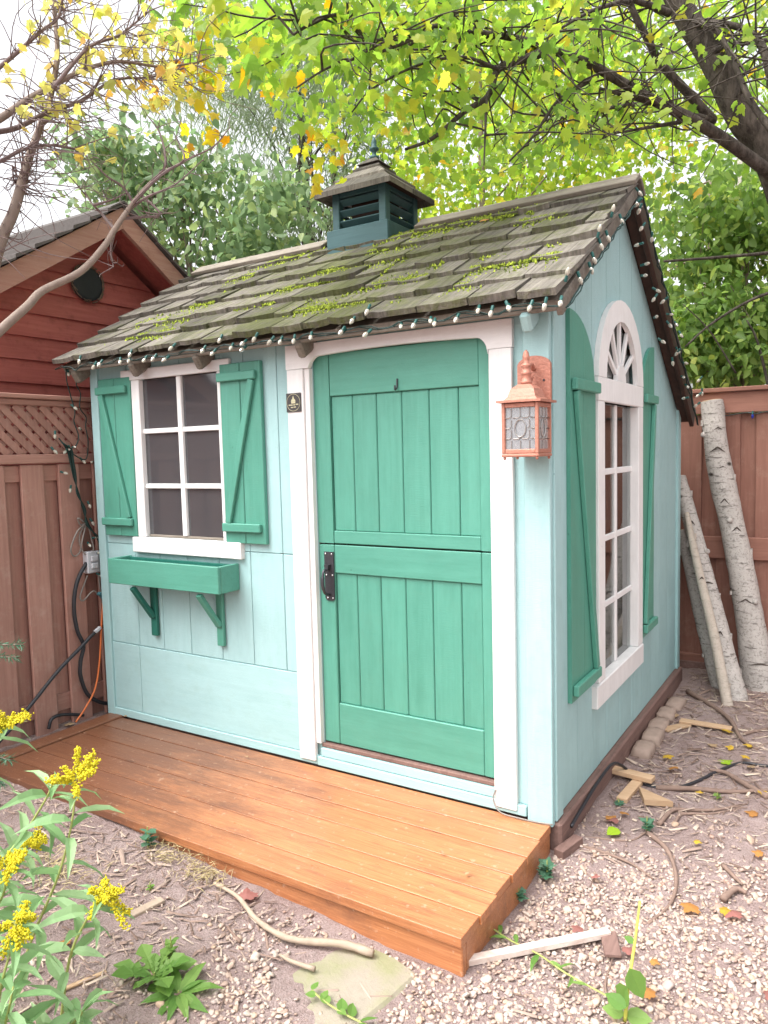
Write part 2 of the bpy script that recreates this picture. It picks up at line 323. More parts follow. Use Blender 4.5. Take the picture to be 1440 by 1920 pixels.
WEED = leafmat('weed_leaf', [(0., (.12, .25, .05)), (1., (.22, .36, .09))], .4, .5, 1.3)
IVY = leafmat('ivy_leaf', [(0., (.05, .15, .08)), (1., (.12, .25, .16))], .3, .45, 1.2)
GOLDF = leafmat('goldenrod_floret', [(0., (.66, .56, .02)), (1., (.86, .78, .05))], .3, .6, 1.2)
STEM = plain('green_stem', (.30, .33, .10), .6); 
FL = {k: leafmat('fallen_'+k, [(0., scl(c, .75)), (1., c)], .25, .6, 1.1) for k, c in dict(yellow=(.62, .40, .05), orange=(.52, .24, .07), red=(.36, .15, .13), tan=(.48, .33, .20), lime=(.34, .52, .03)).items()}
STONE = plain('pinkish_stone_block', (.34, .255, .21), .9, 0, .2, .25, 30, .6)
FLAG = (lambda n: (lambda P: (lambda g, m: n.done(n.bsdf(n.mix(n.ramp(m, [(.42, 0.), (.62, 1.)]), n.mix(g, (.24, .205, .16), (.38, .33, .27)), (.25, .245, .14)), .9, n.bump(g, .6, .012), .2)))(n.noise(P, 18., 8, .75), n.noise(P, 4.5, 5, .7)))(n.coords(world=True)))(NT('mossy_flagstone'))
def groundmat():
    n = NT('bare_soil'); P = n.coords(world=True); a = n.noise(P, 3., 6, .65); b = n.noise(P, 45., 6, .75); c = n.noise(P, 170., 4, .7)
    col = n.mix(n.ramp(a, [(.35, 0.), (.65, 1.)]), (.29, .205, .188), (.40, .305, .285)); col = n.mix(n.math('MULTIPLY', n.ramp(b, [(.4, 0.), (.62, 1.)]), .6), col, (.45, .355, .335))
    col = n.mix(n.math('MULTIPLY', n.ramp(c, [(.48, 0.), (.62, 1.)]), .5), col, (.15, .10, .085))
    return n.done(n.bsdf(col, .95, n.bump(n.math('ADD', b, c), .9, .012), .12))
SOIL = groundmat()
PEB = (lambda n: (lambda r: n.done(n.bsdf(n.mix(n.math('MULTIPLY', n.noise(n.coords(), 90., 4, .6), .5), n.ramp(r, [(0., (.28, .19, .155)), (.2, (.40, .295, .235)), (.42, (.47, .37, .31)), (.6, (.50, .43, .37)), (.72, (.44, .30, .205)), (.84, (.48, .39, .35)), (.93, (.36, .29, .27)), (1., (.33, .20, .15))]), (.36, .27, .22)), .6, None, .35)))(n.island()))(NT('pea_gravel'))
LITT = (lambda n: n.done(n.bsdf(n.ramp(n.island(), [(0., (.15, .10, .08)), (.35, (.26, .18, .145)), (.7, (.38, .29, .24)), (1., (.52, .42, .33))]), .9, None, .15)))(NT('mulch_litter'))
DRYG = (lambda n: n.done(n.bsdf(n.ramp(n.island(), [(0., (.34, .26, .13)), (1., (.52, .44, .24))]), .8, None, .2)))(NT('dry_grass'))
ROOT = plain('root_bark', (.22, .15, .12), .9, 0, .2, .35, 40, .6); STICK = plain('pale_stick', (.36, .28, .215), .85, 0, .2, .35, 30, .5)
MOSS = (lambda n: n.done(n.bsdf(n.ramp(n.island(), [(0., (.04, .055, .01)), (.5, (.16, .20, .025)), (1., (.30, .35, .045))]), .95, None, .1)))(NT('roof_moss'))
# ------------------------------------------------------------------ setting: ground
def ground():
    ax = lambda lo, hi, st: np.concatenate([-np.geomspace(90, -lo+.3, 14), np.arange(lo, hi, st), np.geomspace(hi+.3, 90, 14)])
    X = ax(-3.2, 2.0, .03); Y = ax(-2.4, 3.0, .03); x, y = np.meshgrid(X, Y, indexing='ij')
    z = gh(x, y)+.020*vnoise(x, y, 3.1)+.012*vnoise(x+9, y+4, 9.)+.008*vnoise(x+3, y, 24.)
    ny = len(Y); i, j = np.meshgrid(np.arange(len(X)-1), np.arange(ny-1), indexing='ij'); q = (i*ny+j).ravel()
    o = npmesh('ground', np.stack([x, y, z], -1).reshape(-1, 3), np.stack([q, q+ny, q+ny+1, q+1], -1), SOIL, smooth=True); kind(o, 'structure')
ground()
# ------------------------------------------------------------------ garden shed
SH = thing('garden_shed', 'mint green garden shed with mossy shake roof, cupola and green stable door', 'shed', (-1.27, 1.15, -.02))
XL, YB = -2.546, 2.316
def cut(r, holes):
    """rectangle minus rectangles"""
    out = [r]
    for (a0, a1, b0, b1) in holes:
        nxt = []
        for (p0, p1, q0, q1) in out:
            if a0 >= p1 or a1 <= p0 or b0 >= q1 or b1 <= q0: nxt.append((p0, p1, q0, q1)); continue
            if a0 > p0: nxt.append((p0, a0, q0, q1))
            if a1 < p1: nxt.append((a1, p1, q0, q1))
            m0, m1 = max(a0, p0), min(a1, p1)
            if b0 > q0: nxt.append((m0, m1, q0, b0))
            if b1 < q1: nxt.append((m0, m1, b1, q1))
        out = nxt
    return [r for r in out if r[1]-r[0] > .004 and r[3]-r[2] > .004]
FW = (-2.158, -1.613, 1.0, 1.81); DR = (-1.066, -.224, .085, 1.835)
SWH = [(.62, 1.215, .376, 1.88), (.66, 1.17, 1.88, 1.975)]
def roofz(y): return 1.945+.628*y if y < .93 else 2.529-.677*(y-.93)    # underside of sheathing
# front wall: backing, lining, planks
fw = thing_part = None
mb = MB()
for (a, b, c, d) in cut((XL+.02, -.002, 0, 1.94), [FW, DR]): mb.box(a, b, .004, .014, c, d, 0)
fwall = build('front_wall', mb, MINT, SH)
mb = MB()
for (a, b, c, d) in cut((XL+.04, -.04, 0, 1.92), [FW, DR]): mb.box(a, b, .016, .03, c, d, 0)
build('lining', mb, INNER, fwall)
fx = [-2.49, -2.27, -2.08, -1.88, -1.665, -1.46, -1.262, -1.06]
for a, b in zip(fx[:-1], fx[1:]):
    for z0, z1 in ((.412, .952), (.955, 1.945)):
        for (p, q, r, s) in cut((a+.0015, min(b-.0015, -1.12), z0, z1), [(FW[0]-.02, FW[1]+.02, FW[2]-.02, FW[3]+.02)]):
            build('plank', MB().box(p, q, -.006, .0035, r, s, .0025), MINT, fwall)
build('plank', MB().box(-.15, -.092, -.006, .0035, .045, 1.945, .002), MINT, fwall)
build('plank', MB().box(-1.12, -.15, -.006, .0035, 1.84, 1.945, .002), MINT, fwall)
for a, b in ((-2.488, -2.272), (-2.269, -1.12)): build('lower_panel', MB().box(a, b, -.010, .0035, .046, .409, .002), MINTX, fwall)
build('skirt_board', MB().box(-2.495, -1.09, -.018, .0035, .002, .044, .003), MINTX, fwall)
build('skirt_board', MB().box(-1.09, -.095, -.022, .0035, .002, .043, .003), MINTX, fwall)
build('door_step', MB().box(-1.075, -.222, -.014, .03, .045, .084, .003), MINTX, fwall)
build('threshold', MB().box(-1.075, -.222, -.006, .09, .086, .104, .003), BEAM, fwall)
build('corner_board', MB().box(XL, -2.487, -.022, .0035, .0, 1.93, .003), MINT, fwall)
build('corner_board', MB().box(-.089, .010, -.024, .0035, -.012, 1.92, .003), MINT, fwall)
# right wall
def clipz(y0, y1, z0, z1): return [(y0, z0), (y1, z0), (y1, min(z1, roofz(y1))), *([(.93, min(z1, roofz(.93)))] if y0 < .93 < y1 else []), (y0, min(z1, roofz(y0)))]
swall = None
def sidewall(x0, x1, inset, name, mat, parent):
    mb = MB(); ys = [inset, .62, .66, .93, 1.17, 1.215, YB-inset]
    for y0, y1 in zip(ys[:-1], ys[1:]):
        for (a, b, c, d) in cut((y0, y1, 0, 3), SWH): mb.prism(clipz(a, b, c, d-.02 if d > 2.5 else d), 'yz', x0, x1)
    return build(name, mb, mat, parent)
swall = sidewall(-.014, -.004, .016, 'side_wall', MINT, SH)
sidewall(-.03, -.016, .04, 'lining', INNER, swall)
sy = [.0, .083, .29, .505, .72, .945, 1.16, 1.375, 1.59, 1.80, 2.01, 2.25]
for a, b in zip(sy[:-1], sy[1:]):
    for (p, q, r, s) in cut((a+.0015, b-.0015, 0, 3), [(y0-.01, y1+.01, z0-.01, z1) for y0, y1, z0, z1 in SWH]):
        if s > 2.5:
            build('plank', MB().prism(clipz(p, q, r, 3), 'yz', -.0035, .005), MINT, swall)
        else: build('plank', MB().box(-.0035, .005, p, q, r, s, .0025), MINT, swall)
build('corner_board', MB().prism(clipz(2.252, YB+.004, 0, 1.66), 'yz', -.0035, .02), MINT, swall)
build('corner_board', MB().box(-.002, .018, .004, .075, .0, 1.95, .003), MINT, swall)
# left and back walls
mb = MB()
for y0, y1 in ((.0, .93), (.93, YB)): mb.prism(clipz(y0, y1, 0, 3), 'yz', XL, XL+.018)
lw = build('left_wall', mb, MINT, SH)
bw = build('back_wall', MB().box(XL+.02, -.02, YB-.02, YB, 0, 1.58, .002), MINT, SH)
build('lining', MB().box(XL+.035, -.035, YB-.035, YB-.022, .02, 1.57, .002), INNER, bw)
mb = MB()
for y0, y1 in ((.035, .93), (.93, YB-.04)): mb.prism(clipz(y0, y1, .02, 3), 'yz', XL+.02, XL+.032)
build('lining', mb, INNER, lw)
build('floor_panel', MB().box(XL+.03, -.035, .035, YB-.03, .0, .02, 0), INNER, SH)
sb = build('base_beam', MB().box(-.10, .035, .0, YB+.02, -.125, -.004, .008), BEAM, SH)
build('base_beam', MB().box(XL, XL+.1, .0, YB, -.12, -.004, .008), BEAM, SH)
build('base_beam', MB().box(XL+.1, -.1, .02, .1, -.12, -.004, .008), BEAM, SH)
# front window
W = build('window', MB().box(-2.29, -1.53, -.028, -.0065, 1.805, 1.858, .003), WHITEX, SH)
W['label'] = 'six pane window with white trim and dark screened glass'
build('jamb', MB().box(-2.217, -2.158, -.024, .03, 1.0, 1.804, .003), WHITE, W)
build('jamb', MB().box(-1.613, -1.592, -.024, .03, 1.0, 1.804, .003), WHITE, W)
build('sill', MB().box(-2.255, -1.495, -.034, .03, .918, .998, .004), WHITEX, W)
build('stop', MB().box(-2.156, -1.615, -.004, .03, 1.0, 1.012, .002), GREYWD, W)
build('muntin', MB().box(-1.90, -1.87, -.012, .016, 1.013, 1.804, .003), WHITE, W)
for z in (1.542, 1.262):
    for a, b in ((-2.157, -1.901), (-1.869, -1.614)): build('muntin', MB().box(a, b, -.010, .014, z-.012, z+.012, .003), WHITEX, W)
for z0, z1 in ((1.013, 1.249), (1.275, 1.529), (1.555, 1.803)):
    for a, b in ((-2.157, -1.901), (-1.869, -1.614)): build('pane', MB().box(a, b, .004, .007, z0, z1, 0), SCREEN, W)
# shutters at the front window
def shutter(x0, x1, z0, z1, flip):
    s = build('shutter', MB().box(x0, (x0+x1)/2-.0015, -.030, -.0075, z0, z1, .003), GREEN, SH)
    build('plank', MB().box((x0+x1)/2+.0015, x1, -.030, -.0075, z0, z1, .003), GREEN, s)
    for zc in (z0+.075, z1-.062): build('batten', MB().box(x0-.006, x1-.02, -.050, -.0305, zc-.02, zc+.02, .004), GREENX, s)
    a, b = (x1-.045, x0+.03) if flip else (x0+.03, x1-.045)
    build('brace', MB().bar((a, -.040, z1-.084), (b, -.040, z0+.097), .018, .034, (1, 0, 0), .003), GREEN, s)
shutter(-2.470, -2.219, 1.0, 1.825, False); shutter(-1.588, -1.338, .995, 1.832, True)
# window box
WB = build('window_box', MB().box(-2.312, -1.532, -.150, -.132, .768, .896, .003), GREENX, SH); WB['label'] = 'empty green planter box under the window'
build('side_panel', MB().box(-1.55, -1.532, -.1315, -.0075, .768, .896, .003), GREENX, WB)
build('side_panel', MB().box(-2.312, -2.294, -.1315, -.0075, .768, .896, .003), GREENX, WB)
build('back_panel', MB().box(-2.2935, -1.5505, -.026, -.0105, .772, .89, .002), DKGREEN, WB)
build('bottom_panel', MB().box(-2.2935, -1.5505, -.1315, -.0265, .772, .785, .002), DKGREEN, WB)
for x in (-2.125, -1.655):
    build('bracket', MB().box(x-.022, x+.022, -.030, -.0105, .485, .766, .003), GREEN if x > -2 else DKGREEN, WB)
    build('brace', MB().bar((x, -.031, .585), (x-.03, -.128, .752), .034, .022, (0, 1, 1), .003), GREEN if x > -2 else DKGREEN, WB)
# door frame
def arch(x): 
    t = (x+.645)/.42; base = 1.832-.012*t*t; e = min(x+1.066, -.224-x)
    return base-.062*(1-math.sqrt(max(0, 1-(1-min(e/.05, 1))**2))) if e < .05 else base
xs = [-1.066+.006*i for i in range(10)]+list(np.linspace(-1.0, -.29, 12))+[-.278+.006*i for i in range(10)]
xs = [x for x in xs if x <= -.224]
DF = build('door_frame', MB().prism([(-1.188, 1.775), (-1.066, 1.775)]+[(x, arch(x)) for x in xs[1:]]+[(-.224, 1.775), (-.128, 1.775), (-.128, 1.878), (-1.188, 1.878)], 'xz', -.030, -.0065), WHITEX, SH)
build('jamb', MB().box(-1.185, -1.096, -.030, -.0065, .022, 1.774, .003), WHITE, DF)
build('jamb', MB().box(-.222, -.131, -.030, -.0065, .020, 1.774, .003), WHITE, DF)
build('reveal', MB().box(-1.095, -1.068, -.020, .06, .105, 1.774, .002), WHITE, DF)
# stable door
DG = DKGREEN
def leaf_door(name, z0, z1, rail_b, rail_t, label, top=False):
    mb = MB()
    if top: mb.prism([(-1.064, z0), (-.984, z0), (-.984, z1+.004), (-1.064, z1+.004)], 'xz', .008, .03)
    else: mb.box(-1.064, -.984, .008, .03, z0, z1, .003)
    d = build(name, mb, GREEN, SH); d['label'] = label
    if top: build('stile', MB().prism([(-.279, z0), (-.226, z0), (-.226, z1+.004), (-.279, z1+.004)], 'xz', .008, .03), GREEN, d)
    else: build('stile', MB().box(-.279, -.226, .008, .03, z0, z1, .003), GREEN, d)
    build('rail', MB().box(-.9825, -.2805, .009, .03, z0, rail_b, .003), GREENX, d)
    build('rail', MB().box(-.9825, -.2805, .009, .03, rail_t, z1, .003), GREENX, d)
    ex = [-.9825, -.873, -.752, -.630, -.503, -.373, -.2805]
    for a, b in zip(ex[:-1], ex[1:]): build('plank', MB().box(a+.0012, b-.0012, .019, .03, rail_b+.0005, rail_t-.0005, .0035), GREEN, d)
    build('backing', MB().box(-1.06, -.23, .031, .04, z0+.005, z1-.06, 0), GREEN, d)
    return d
d1 = leaf_door('upper_door', 1.013, 1.832, 1.068, 1.650, 'upper half of the green stable door', True)
d2 = leaf_door('lower_door', .112, 1.006, .297, .882, 'lower half of the green stable door')
build('hook', MB().tube(spline([(-.640, .006, 1.70), (-.640, .002, 1.665), (-.640, -.012, 1.655), (-.640, -.014, 1.672)], 4), .0035, 6), IRON, d1, True)
hp = build('handle', MB().prism([(-1.034, .975), (-.984, .975), (-.984, .765), (-.992, .758), (-1.026, .758), (-1.034, .77)], 'xz', .002, .0075), IRON, d2); hp['label'] = 'black iron thumb latch pull'
build('grip', MB().tube(spline([(-1.012, .002, .90), (-1.014, -.030, .895), (-1.014, -.040, .865), (-1.014, -.040, .825), (-1.012, -.028, .795), (-1.010, .002, .785)], 4), [.006]*8+[.008]*6+[.006]*7, 8), IRON, hp, True)
build('thumb_piece', MB().prism([(-1.022, .92), (-1.0, .92), (-1.003, .895), (-1.019, .895)], 'xz', -.018, .002), IRON, hp)
for x, z in ((-1.026, .966), (-.993, .966), (-1.024, .872), (-.992, .872), (-1.020, .770), (-.992, .770)):
    build('screw', MB().lathe([(.0035, 0), (.0035, .002), (.002, .003)], (x, .002, z), 8, (0, -1, 0)), STEEL, hp)
# side arched window
yc, az = .9175, 1.70
ring = lambda ro, rz, k=18: [(yc+ro*math.cos(t), az+rz*math.sin(t)) for t in np.linspace(0, math.pi, k)]
mb = MB(); o, i_ = ring(.39, .365), ring(.268, .27)
for k in range(len(o)-1): mb.prism([o[k], o[k+1], i_[k+1], i_[k]], 'yz', .0055, .028)
SW = build('side_window', mb, WHITE, SH); SW['label'] = 'tall white arched window with fanlight'
for (a, b, c, d) in ((.528, 1.308, 1.598, 1.699),): build('lintel', MB().box(.0055, .028, a, b, c, d, .003), WHITE, SW)
build('jamb', MB().box(-.03, .027, .528, .622, .386, 1.597, .003), WHITE, SW)
build('jamb', MB().box(-.03, .027, 1.213, 1.308, .386, 1.597, .003), WHITE, SW)
build('sill', MB().box(-.03, .032, .487, 1.308, .283, .385, .004), WHITE, SW)
build('muntin', MB().box(-.026, -.004, .902, .933, .387, 1.596, .003), WHITE, SW)
zz = [.387, .690, .992, 1.292, 1.596]
for z in zz[1:4]:
    for a, b in ((.623, .9015), (.9335, 1.212)): build('muntin', MB().box(-.024, -.006, a, b, z-.014, z+.014, .003), WHITE, SW)
for z0, z1 in zip(zz[:-1], zz[1:]):
    for a, b in ((.623, .9015), (.9335, 1.212)): build('pane', MB().box(-.016, -.013, a, b, z0+.0145*(z0 > .4), z1-.0145*(z1 < 1.59), 0), GLASS, SW)
# fanlight: panes, radiating bars, hub
for k in range(6):
    t0, t1 = math.pi*k/6, math.pi*(k+1)/6; pts = [(yc, az+.002)]+[(yc+.272*math.cos(t), az+.002+.272*math.sin(t)) for t in np.linspace(t0, t1, 5)]
    build('pane', MB().prism(pts, 'yz', -.006+.0003*k, -.0035+.0003*k), GLASS, SW)
for k in range(1, 6):
    t = math.pi*k/6; build('fan_bar', MB().bar((.008, yc+.06*math.cos(t), az+.06*math.sin(t)), (.008, yc+.27*math.cos(t), az+.27*math.sin(t)), .022, .016, (1, 0, 0), .002), WHITE, SW)
build('hub', MB().prism([(yc+.075*math.cos(t), az+.001+.075*math.sin(t)) for t in np.linspace(0, math.pi, 12)], 'yz', .002, .022), WHITE, SW)
# interior backing behind the fanlight is the open shed itself
def side_shutter(y0, y1, outer_left):
    n = 10; top = []
    for k in range(n+1):
        t = k/n; yy = y0+(y1-y0)*t; e = (t if outer_left else 1-t); top.append((yy, 1.625+.30*math.sqrt(max(0, 1-e**2.2)) if e < 1 else 1.625))
    mid = n//2; pl1 = [(y0, .405), (top[mid][0]-.001, .405)]+[(p[0]-(.001 if i == mid else 0), p[1]) for i, p in list(enumerate(top))[mid::-1]]
    pl2 = [(top[mid][0]+.001, .405), (y1, .405)]+[(p[0]+(.001 if i == mid else 0), p[1]) for i, p in list(enumerate(top))[:mid-1:-1]]
    s = build('shutter', MB().prism(pl1, 'yz', .0055, .022), GREEN, SH); s['label'] = 'tall green shutter with curved top beside the arched window'
    build('plank', MB().prism(pl2, 'yz', .0055, .022), GREEN, s)
    for z in (1.645, .452): build('batten', MB().box(.0225, .046, y0+.012, y1+.004, z-.022, z+.022, .004), GREEN, s)
    a, b = (y0+.045, y1-.03) if outer_left else (y1-.045, y0+.03)
    build('brace', MB().bar((.033, a, 1.62), (.033, b, .478), .020, .036, (0, 1, 0), .003), GREEN, s)
side_shutter(.172, .500, True); side_shutter(1.318, 1.575, False)
# ------------------------------------------------------------------ roof of the shed
XR0, XR1 = -2.635, .088
RY, RZ = .937, 2.575; EY, EZ = -.138, 1.905; BY, BZ = 2.39, 1.592
RF = build('roof', MB().prism([(EY+.02, EZ-.018), (RY, RZ-.022), (RY, RZ-.004), (EY+.02, EZ)], 'yz', XR0+.02, XR1-.02), GREYWD, SH); RF['label'] = 'steep roof of weathered cedar shakes with green moss'
build('rear_sheathing', MB().prism([(RY+.0005, RZ-.022), (BY-.02, BZ-.018), (BY-.02, BZ), (RY+.0005, RZ-.004)], 'yz', XR0+.02, XR1-.02), DKBRN, RF)
def slope(p0, p1, rows, mat, jit, seed):
    """courses of shakes from the eave p0 to the ridge p1 (y, z)"""
    R = random.Random(seed); p0 = np.array(p0); p1 = np.array(p1); d = p1-p0; L = np.linalg.norm(d); d /= L; nrm = np.array([-d[1], d[0]]) if d[0] > 0 else np.array([d[1], -d[0]])
    ex = L/rows
    for r in range(rows):
        x = XR0-.01+R.uniform(-.005, .005)
        while x < XR1:
            w = R.uniform(.10, .235); x1 = min(x+w, XR1+R.uniform(-.002, .012))
            if XR1-x1 < .06: x1 = XR1+R.uniform(-.002, .012)
            off = R.uniform(-.012, .012)*jit; s0 = max(r*ex+off-.028, -.020+off*.6); s1 = min(r*ex+ex*1.75, L-.004)
            th = R.uniform(.013, .024); lift = .022+R.uniform(0, .005); tilt = R.uniform(-.003, .003)
            c = lambda xx, s, h: (xx, *(p0+d*s+nrm*h)); k = R.uniform(-.006, .006)*jit; g = .0025
            e = [0, R.uniform(.25, .42), R.uniform(.58, .75), 1]; js = [k, R.uniform(-.007, .007)*jit, R.uniform(-.007, .007)*jit, -k]; cu = [R.uniform(0, .007)*jit, 0, 0, R.uniform(0, .007)*jit]
            lo = [c(x+g+(x1-x-2*g)*t, s0+j, lift-.004+u_) for t, j, u_ in zip(e, js, cu)]; hi = [c(x+g+.001+(x1-x-2*g-.002)*t, s0+j+.003, lift+th+u_+tilt*t) for t, j, u_ in zip(e, js, cu)]
            vs = lo+[c(x1-g, s1, .004), c(x+g, s1, .004)]+hi+[c(x1-g-.001, s1, .009), c(x+g+.001, s1, .009)]
            build('shingle', MB().add(vs, [(5, 4, 3, 2, 1, 0), (6, 7, 8, 9, 10, 11), (0, 1, 7, 6), (1, 2, 8, 7), (2, 3, 9, 8), (3, 4, 10, 9), (4, 5, 11, 10), (5, 0, 6, 11)]), mat, RF)
            x = x1
slope((EY, EZ), (RY, RZ), 7, SHAKE, 1., 11); slope((BY, BZ), (RY, RZ), 9, SHAKE2, .8, 12)
for a, b in ((XR0-.012, -1.62), (-1.618, -1.60+.02), (-1.02, XR1+.012)):
    if b-a < .1: continue
    build('ridge_cap', MB().bar((a, RY-.045, RZ+.012), (b, RY-.045, RZ+.012), .105, .022, (0, -.53, .85), .003), GREYWD, RF)
    build('ridge_cap', MB().bar((a, RY+.052, RZ+.006), (b, RY+.052, RZ+.006), .10, .022, (0, .56, .83), .003), GREYWD, RF)
sl_ = np.array([RY-EY, RZ-EZ]); 
build('rake_board', MB().bar((XR1-.012, EY+.03, EZ-.028), (XR1-.012, RY-.012, RZ-.030), .022, .055, (0, -.53, .85), .003), GREYWD, RF)
build('rake_board', MB().bar((XR1-.012, RY+.012, RZ-.048), (XR1-.012, BY-.01, BZ-.042), .024, .085, (0, .56, .83), .003), DKBRN, RF)
build('rake_soffit', MB().bar((.040, RY+.03, RZ-.062), (.040, BY-.03, BZ-.040), .062, .014, (0, .56, .83), .002), DKBRN, RF)
build('rake_board', MB().bar((XR0+.012, EY+.03, EZ-.028), (XR0+.012, RY-.012, RZ-.030), .022, .055, (0, -.53, .85), .003), GREYWD, RF)
build('eave_board', MB().box(XR0+.02, XR1-.02, EY+.026, EY+.044, EZ-.034, EZ-.019, .003), GREYWD, RF)
for x in (-2.555, -2.10, -1.655, -1.05, -.045):
    mt = MINT if x > -.1 else GREYWD
    build('rafter_tail', MB().bar((x, .012, 1.912), (x, EY+.030, 1.912-.628*.120), .040, .072, (0, -.53, .85), .010), mt, RF)
# moss tufts along the butts
mv, mf = [], []
for r in range(1, 8):
    for _ in range(15000):
        x = rng.uniform(-2.5, .0); dd = abs(x+1.15)*.24
        y = EY+(RY-EY)*(r/7.)-.020+rng.normal(0, .007) + (rng.uniform(-.08, .06) if rng.random() < .12 else 0)
        if y > RY-.10 or vnoise(x+40, y*1.3+7, 4.)+.5+.35*vnoise(x, y, 15.)-dd < .40: continue
        z = EZ+(RZ-EZ)*(y-EY)/(RY-EY)+.037+rng.uniform(-.004, .006); s = rng.uniform(.0028, .0080); a = rng.uniform(0, 6.28); n0 = len(mv)
        p = np.array([x, y, z])
        for k in range(3): mv.append(p+s*np.array([math.cos(a+k*2.1), math.sin(a+k*2.1), -.6]))
        mv.append(p+s*np.array([rng.normal(0, .3), rng.normal(0, .3), 1.1])); mf += [(n0, n0+1, n0+3), (n0+1, n0+2, n0+3), (n0+2, n0, n0+3)]
kind(npmesh('moss', np.array(mv), np.array(mf), MOSS, RF, loc=(-.95, .3, 2.2)), 'stuff')
# cupola
CX0, CX1, CY0, CY1 = -1.505, -1.115, .742, 1.132
CP = build('cupola', MB().box(CX0, CX1, CY0, CY0+.02, 2.470, 2.600, .004), TEAL, SH); CP['label'] = 'dark teal louvred cupola on the ridge'
build('base_panel', MB().box(CX1-.02, CX1, CY0+.0205, CY1, 2.47, 2.599, .004), TEAL, CP)
build('base_panel', MB().box(CX0, CX0+.02, CY0+.0205, CY1, 2.47, 2.599, .004), TEAL, CP)
build('base_panel', MB().box(CX0+.0205, CX1-.0205, CY1-.02, CY1, 2.47, 2.598, .004), TEAL, CP)
px0, px1, py0, py1 = CX0+.025, CX1-.025, CY0+.025, CY1-.025
for x in (px0, px1-.045):
    for y in (py0, py1-.045): build('post', MB().box(x, x+.045, y, y+.045, 2.585, 2.795, .004), TEAL, CP)
for y in (py0+.006, py1-.036): build('top_rail', MB().box(px0+.0455, px1-.0455, y, y+.03, 2.77, 2.805, .003), TEAL, CP)
for x in (px0+.006, px1-.036): build('top_rail', MB().box(x, x+.03, py0+.0455, py1-.0455, 2.77, 2.805, .003), TEAL, CP)
for k in range(3):
    z = 2.635+.056*k
    build('louvre', MB().bar((px0+.044, py0+.024, z), (px1-.044, py0+.024, z), .040, .009, (0, .7, .75), .002), TEAL, CP)
    build('louvre', MB().bar((px1-.024, py0+.044, z), (px1-.024, py1-.044, z), .040, .009, (-.7, 0, .75), .002), TEAL, CP)
    build('louvre', MB().bar((px0+.024, py0+.044, z), (px0+.024, py1-.044, z), .040, .009, (.7, 0, .75), .002), TEAL, CP)
    build('louvre', MB().bar((px0+.044, py1-.024, z), (px1-.044, py1-.024, z), .040, .009, (0, -.7, .75), .002), TEAL, CP)
build('shade_core', MB().box(px0+.075, px1-.075, py0+.075, py1-.075, 2.5, 2.79, .004), DKBRN, CP)  # dark block stands in for the shade behind the louvres
cx, cyy = (CX0+CX1)/2, (CY0+CY1)/2; apex = np.array([cx, cyy, 2.985]); hw = .228; ze = 2.772
def hipface(q, rows=3):
    rot = lambda p: np.array([cx+math.cos(q)*p[0]-math.sin(q)*p[1], cyy+math.sin(q)*p[0]+math.cos(q)*p[1], p[2]])
    for r in range(rows):
        t0, t1 = r/rows, min(1., (r+1.35)/rows); 
        cuts = [-1, random.uniform(-.25, .25), 1] if r < 2 else [-1, 1]
        for a, b in zip(cuts[:-1], cuts[1:]):
            def P(u, t, h): 
                wv = hw*(1-t)+.012; return rot(np.array([u*wv, -(hw*(1-t)+.008), ze+(2.975-ze)*t+h]))
            t0b = t0-.02*random.random()*(r == 0); g = .004
            vs = [P(a+g, t0b, -.004), P(b-g, t0b, -.004), P(b-g, t1, .002), P(a+g, t1, .002), P(a+g, t0b, .024), P(b-g, t0b, .024), P(b-g, t1, .008), P(a+g, t1, .008)]
            build('shingle', MB().add(vs, [(0, 3, 2, 1), (4, 5, 6, 7), (0, 1, 5, 4), (1, 2, 6, 5), (2, 3, 7, 6), (3, 0, 4, 7)]), SHAKE2, CP)
for k in range(4): hipface(k*math.pi/2)
build('roof_board', MB().add([(cx-hw+.03, cyy-hw+.03, ze+.022), (cx+hw-.03, cyy-hw+.03, ze+.022), (cx+hw-.03, cyy+hw-.03, ze+.022), (cx-hw+.03, cyy+hw-.03, ze+.022), (cx, cyy, 2.965)], [(0, 3, 2, 1), (0, 1, 4), (1, 2, 4), (2, 3, 4), (3, 0, 4)]), DKBRN, CP)
build('cap', MB().add([(cx-.07, cyy-.07, 2.958), (cx+.07, cyy-.07, 2.958), (cx+.07, cyy+.07, 2.958), (cx-.07, cyy+.07, 2.958), (cx, cyy, 3.015)], [(0, 3, 2, 1), (0, 1, 4), (1, 2, 4), (2, 3, 4), (3, 0, 4)]), SHAKE2, CP)
build('finial', MB().lathe([(.028, 2.995), (.026, 3.01), (.012, 3.02), (.012, 3.035), (.026, 3.045), (.026, 3.055), (.013, 3.062), (.016, 3.080), (.011, 3.098), (.004, 3.115)], (cx, cyy, 0), 12), TEAL, CP, True)
# ------------------------------------------------------------------ deck
DK = thing('wooden_deck', 'low orange stained plank deck in front of the shed door', 'deck', (-1.2, -.4, -.13))
ye = np.linspace(-.022, -.785, 7)
for a, b in zip(ye[:-1], ye[1:]):
    o = build('board', MB().box(-2.425, .006+random.uniform(-.006, .006), b+.0028, a-.0028, -.034, -.003+random.uniform(-.0015, .0015), .0015), DECK, DK)
build('board', MB().box(-2.53, -2.43, -.785, -.005, -.030, .006, .005), DECK, DK)['label'] = 'dark weathered edge board beside the fence'
build('fascia_board', MB().box(-2.53, .0, -.768, -.742, -.165, -.036, .004), DECK, DK)
build('fascia_board', MB().box(-.028, -.002, -.740, -.02, -.165, -.036, .004), DECK, DK)
build('joist', MB().box(-2.52, -2.48, -.74, -.03, -.14, -.036, .003), BEAM, DK)
build('joist', MB().box(-1.27, -1.23, -.74, -.03, -.14, -.036, .003), BEAM, DK)
